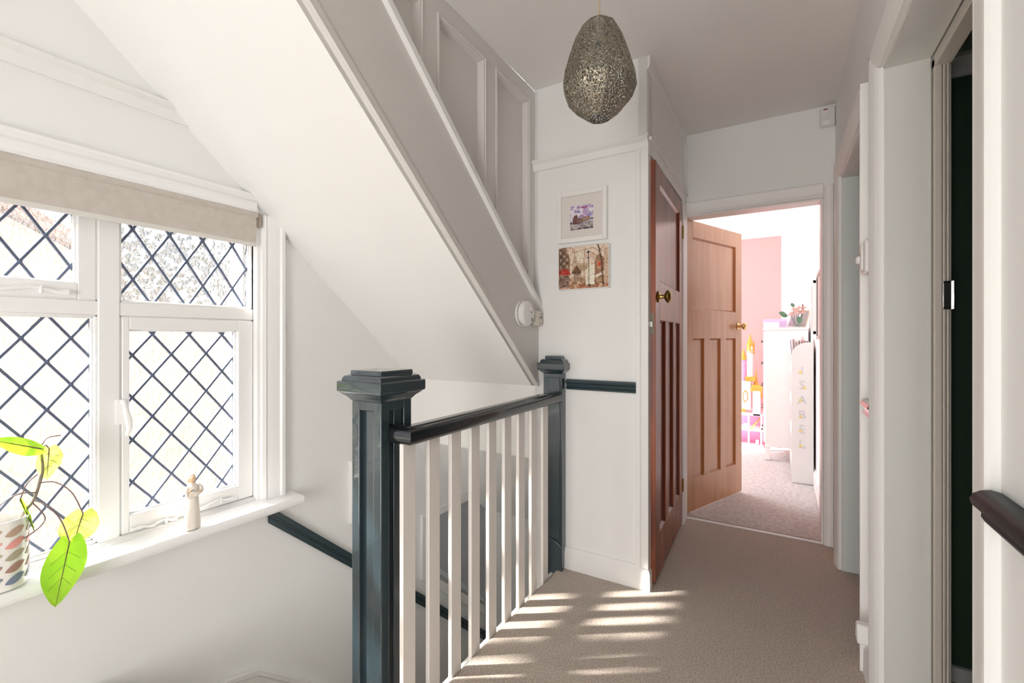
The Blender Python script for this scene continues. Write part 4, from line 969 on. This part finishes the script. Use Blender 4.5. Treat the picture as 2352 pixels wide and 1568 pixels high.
# rose bouquet in a glass vase
V_ = empty('rose_bouquet', (.15, 5.13, 1.27), 'bouquet of blush artificial roses in a clear vase on the chest', 'flowers')
MB().lathe([(.028, 0), (.032, .01), (.026, .05), (.036, .10), (.034, .10), (.024, .05), (.029, .012), (.001, .008)], (.14, 5.035, 1.27), 'z', 20).build('vase', CLEAR, V_, smooth=40)
rg2 = random.Random(4)
for (dx, dz, r_) in ((-.035, .125, .036), (.01, .15, .038), (.055, .145, .040), (.03, .185, .032), (-.015, .175, .030), (.07, .19, .030)):
    cx_, cy_, cz_ = .13+dx, 5.035+rg2.uniform(-.03, .03), 1.27+dz
    rs_ = MB()
    for ring, (np_, rr_, hh) in enumerate(((5, .30, .9), (6, .62, .75), (7, 1.0, .55))):
        for k_ in range(np_):
            a = 2*PI*k_/np_+ring*.5; vs, fs = [], []
            for i in range(5):
                for j in range(5):
                    u = i/4; v = (j/4-.5)
                    aa = a+v*2*PI/np_*1.5; rad_ = r_*(rr_*(.35+.65*u)); z = r_*(hh*u*1.1-.4+.0*v)-r_*.5*ring*.25*u*u*(1+abs(v))
                    vs.append((cx_+rad_*math.cos(aa), cy_+rad_*math.sin(aa), cz_+z))
            for i in range(4):
                for j in range(4): fs.append((i*5+j, i*5+j+1, i*5+j+6, i*5+j+5))
            rs_.add(vs, fs)
    rs_.build('rose', ROSE, V_, smooth=70)
    MB().tube([(.14, 5.035, 1.28), ((cx_+.14)/2, 5.035, 1.32), (cx_, cy_, cz_-r_*.3)], .002, 6).build('stem', LEAFD, V_)
def flat_leaf(p, d, wv, m, parent, name='leaf'):
    p, d, wv = Vector(p), Vector(d), Vector(wv); vs, fs = [], []
    for i in range(7):
        u = i/6; wd_ = math.sin(PI*u)**.8 if 0 < u < 1 else 0
        for s_ in (-1, 0, 1): vs.append(p+d*u+wv*(wd_*s_)+d.cross(wv).normalized()*(.15*wv.length*abs(s_)))
    for i in range(6):
        for j in range(2): fs.append((i*3+j, i*3+j+1, (i+1)*3+j+1, (i+1)*3+j))
    return MB().add(vs, fs).build(name, m, parent, smooth=60)
flat_leaf((.07, 5.02, 1.38), (-.075, .0, .035), (.0, .01, .028), LEAFD, V_); flat_leaf((.12, 5.02, 1.46), (-.02, .0, .045), (.015, .01, .005), LEAFD, V_); flat_leaf((.15, 5.0, 1.37), (.02, .0, -.06), (.02, .0, .01), LEAFD, V_)
bt = MB().lathe([(.014, 0), (.015, .005), (.015, .16), (.006, .18), (.006, .215), (.008, .216), (.008, .225), (.001, .226)], (.195, 5.2, 1.27), 'z', 14)
bt.build('slim_bottle', mat('brown_glass', (.12, .05, .04), .3), label='slim dark bottle standing behind the roses', cat='bottle', smooth=40)

# bookcase with the lettered end
BK = empty('bookcase', (.16, 4.6, 0), 'low white bookcase whose rounded end panel carries wooden letters', 'bookcase')
def endp(y0, y1):
    pts = [(.085, 0), (.235, 0), (.235, 1.135)]
    for k_ in range(9):
        a = PI/2+k_/8*PI/2; pts.append((.20+.115*math.cos(a), 1.02+.115*math.sin(a)))
    return MB().prism(pts, 'y', y0, y1)
endp(4.30, 4.318).build('end_panel', WHITEF, BK, bevel=.002); endp(4.90, 4.918).build('end_panel', WHITEF, BK, bevel=.002)
for z in (.06, .33, .60, .87):
    MB().box(.10, .235, 4.318, 4.90, z, z+.014).build('shelf', WHITEF, BK); MB().box(.088, .096, 4.318, 4.90, z+.014, z+.075).build('front_rail', WHITEF, BK)
MB().box(.228, .235, 4.318, 4.90, .02, 1.10).build('back_panel', mat('raw_board', (.45, .27, .14), .7), BK)
LET = mat('letter_white', (.66, .66, .69), .5)
for i, chh in enumerate('ISABEL'):
    z = .905-i*.118
    L_ = text('letter', chh, .10, (.158, 4.2985, z), (PI/2, 0, 0), LET, BK, .003)
    MB().lathe([(.011, 0), (.011, .002)], (.158+(-.012, .016, -.012, -.010, -.012, -.010)[i], 4.293, z+(-.012, -.016, 0, -.012, -.012, -.012)[i]), 'y', 14).build('letter_dot', mat('yellow_dot', (.85, .70, .25), .5), BK)
bcs = [(.10, .12, .22), (.55, .12, .10), (.80, .80, .80), (.22, .09, .08), (.75, .35, .35), (.80, .72, .60), (.25, .30, .42)]
bl_ = ['navy picture book leaning at the front of the bookcase', 'red picture book on the bookcase top shelf', 'white picture book on the bookcase top shelf', 'dark maroon picture book leaning on the top shelf', 'salmon pink book rising highest on the top shelf', 'cream book on the bookcase top shelf', 'slate blue book nearest the wall on the top shelf']
for i, cc in enumerate(bcs):
    y0 = 4.36+(i*.03); x0 = .101+i*.0172
    bkk = empty('picture_book', (x0, y0, .884), bl_[i], 'book', 'picture books on the bookcase top shelf')
    hgt = (.27, .275, .255, .265, .295, .262, .258)[i]; ln = (-.024, -.019, -.014, -.010, -.006, -.003, 0)[i]
    ps = [(x0, .885), (x0+.012, .885), (x0+.012+ln, .885+hgt), (x0+ln, .885+hgt)]
    MB().prism(ps, 'y', y0, y0+.20).build('cover', mat('book_cover_%s' % ('navy', 'red', 'white', 'maroon', 'salmon', 'cream', 'slate')[i], cc, .4), bkk, bevel=.001)
    MB().prism([(a+(.002 if k_ in (0, 3) else -.002), b_+.0006) for k_, (a, b_) in enumerate(ps)], 'y', y0-.0006, y0+.198).build('pages', mat('paper', (.82, .80, .76), .8), bkk)

# toy castle
TC = empty('toy_castle', (-.33, 5.62, 0), 'tall pink, white and gold toy castle beside the chest of drawers', 'toy castle')
def cone(x, y, z, r_, h_, m, name='spire', n=12): return MB().lathe([(r_*1.15, 0), (r_, .004), (r_*.35, h_*.6), (r_*.10, h_*.85), (r_*.16, h_*.88), (.0008, h_)], (x, y, z), 'z', n).build(name, m, TC, smooth=40)
def tower(x, y, z0, z1, r_, m=TOYW, n=16): return MB().lathe([(r_*1.1, 0), (r_, .01), (r_, z1-z0-.012), (r_*1.12, z1-z0-.008), (r_*1.12, z1-z0)], (x, y, z0), 'z', n).build('tower', m, TC, smooth=40)
tower(-.275, 5.56, .74, 1.03, .030); tower(-.275, 5.56, 1.015, 1.10, .033, GOLD); cone(-.275, 5.56, 1.10, .033, .125, GOLD)
MB().box(-.262, -.250, 5.525, 5.530, 1.04, 1.08).build('window', TOYW, TC); MB().lathe([(.036, 0), (.036, .01)], (-.275, 5.56, .895), 'z', 16).build('tower_band', TOYW, TC)
tower(-.24, 5.58, .99, 1.10, .008, GOLD); cone(-.24, 5.58, 1.10, .009, .05, GOLD)
tower(-.34, 5.6, .70, .93, .03, TOYP); cone(-.34, 5.6, .93, .036, .13, GOLD); tower(-.40, 5.62, .70, .86, .028, TOYL); cone(-.40, 5.62, .86, .034, .12, GOLD)
MB().box(-.32, -.22, 5.52, 5.64, .70, .75).build('balcony', GOLD, TC, bevel=.004)
cone(-.218, 5.56, .655, .022, .20, GOLD); MB().prism([(-.27, .60), (-.155, .52), (-.155, .655), (-.18, .665), (-.255, .665)], 'y', 5.50, 5.60).build('roof', GOLD, TC, bevel=.003)
MB().box(-.55, -.265, 5.50, 5.72, .40, .70).build('upper_storey', TOYW, TC, bevel=.004); MB().box(-.245, -.172, 5.475, 5.60, .335, .60).build('gatehouse', mat('toy_pale_pink', (.88, .70, .80), .5), TC, bevel=.004)
MB().prism([(-.325, .47), (-.295, .50), (-.295, .57), (-.31, .60), (-.325, .60), (-.34, .57), (-.34, .50)], 'y', 5.49, 5.50).build('window_frame', GOLD, TC); MB().prism([(-.319, .485), (-.302, .505), (-.302, .565), (-.313, .588), (-.322, .588), (-.333, .565), (-.333, .505)], 'y', 5.488, 5.49).build('window_pane', mat('toy_glass', (.70, .70, .82), .3), TC)
for z in (.335, .17): MB().box(-.56, -.15, 5.475, 5.75, z, z+.022).build('floor_plate', TOYW, TC, bevel=.003)
MB().box(-.56, -.14, 5.47, 5.75, 0, .014).build('base', mat('toy_rose', (.85, .30, .40), .5), TC, bevel=.003); MB().box(-.56, -.15, 5.73, 5.75, .014, .335).build('back_wall', TOYP, TC)
for x in (-.55, -.42, -.285, -.165): MB().box(x-.008, x+.008, 5.48, 5.50, .014, .335).build('post', TOYW, TC)
for i in range(7): MB().box(-.27+i*.015, -.25+i*.015, 5.49, 5.55, .19+i*.02, .20+i*.02).build('stair_tread', GOLD, TC)
MB().box(-.36, -.32, 5.56, 5.60, .36, .40).build('toy_seat', GOLD, TC); MB().box(-.22, -.19, 5.52, 5.56, .02, .07).build('toy_bed', mat('toy_coral', (.85, .30, .28), .5), TC); MB().box(-.34, -.30, 5.52, 5.57, .195, .235).build('toy_table', TOYL, TC)
# frames on the right bedroom wall
for i, (y0, y1, z0, z1, m1, lab) in enumerate(((3.36, 3.86, 1.16, 1.62, GREYM, 'grey backed picture seen edge-on just inside the bedroom'), (4.2, 4.5, 1.2, 1.62, WHITEF, 'white framed picture seen edge-on beyond the grey one'))):
    q_ = empty('wall_picture_frame', (.245, (y0+y1)/2, z0), lab, 'picture')
    MB().box(.225, .25, y0, y1, z0, z0+.025).box(.225, .25, y0, y1, z1-.025, z1).box(.225, .25, y0, y0+.025, z0, z1).box(.225, .25, y1-.025, y1, z0, z1).build('frame', m1, q_, bevel=.002)
    MB().box(.234, .244, y0+.02, y1-.02, z0+.02, z1-.02).build('picture', mat('muted_picture', (.45, .40, .39), .5), q_)
for i, (y0, z0, z1) in enumerate(((4.75, 1.45, 2.15), (5.05, 1.5, 2.32))):
    MB().box(.19+.0*i, .25, y0, y0+.04, z0, z1).build('curtain_pole_batten', WHITEF, label=('shorter', 'taller')[i]+' white upright batten on the right bedroom wall', cat='batten', bevel=.003)
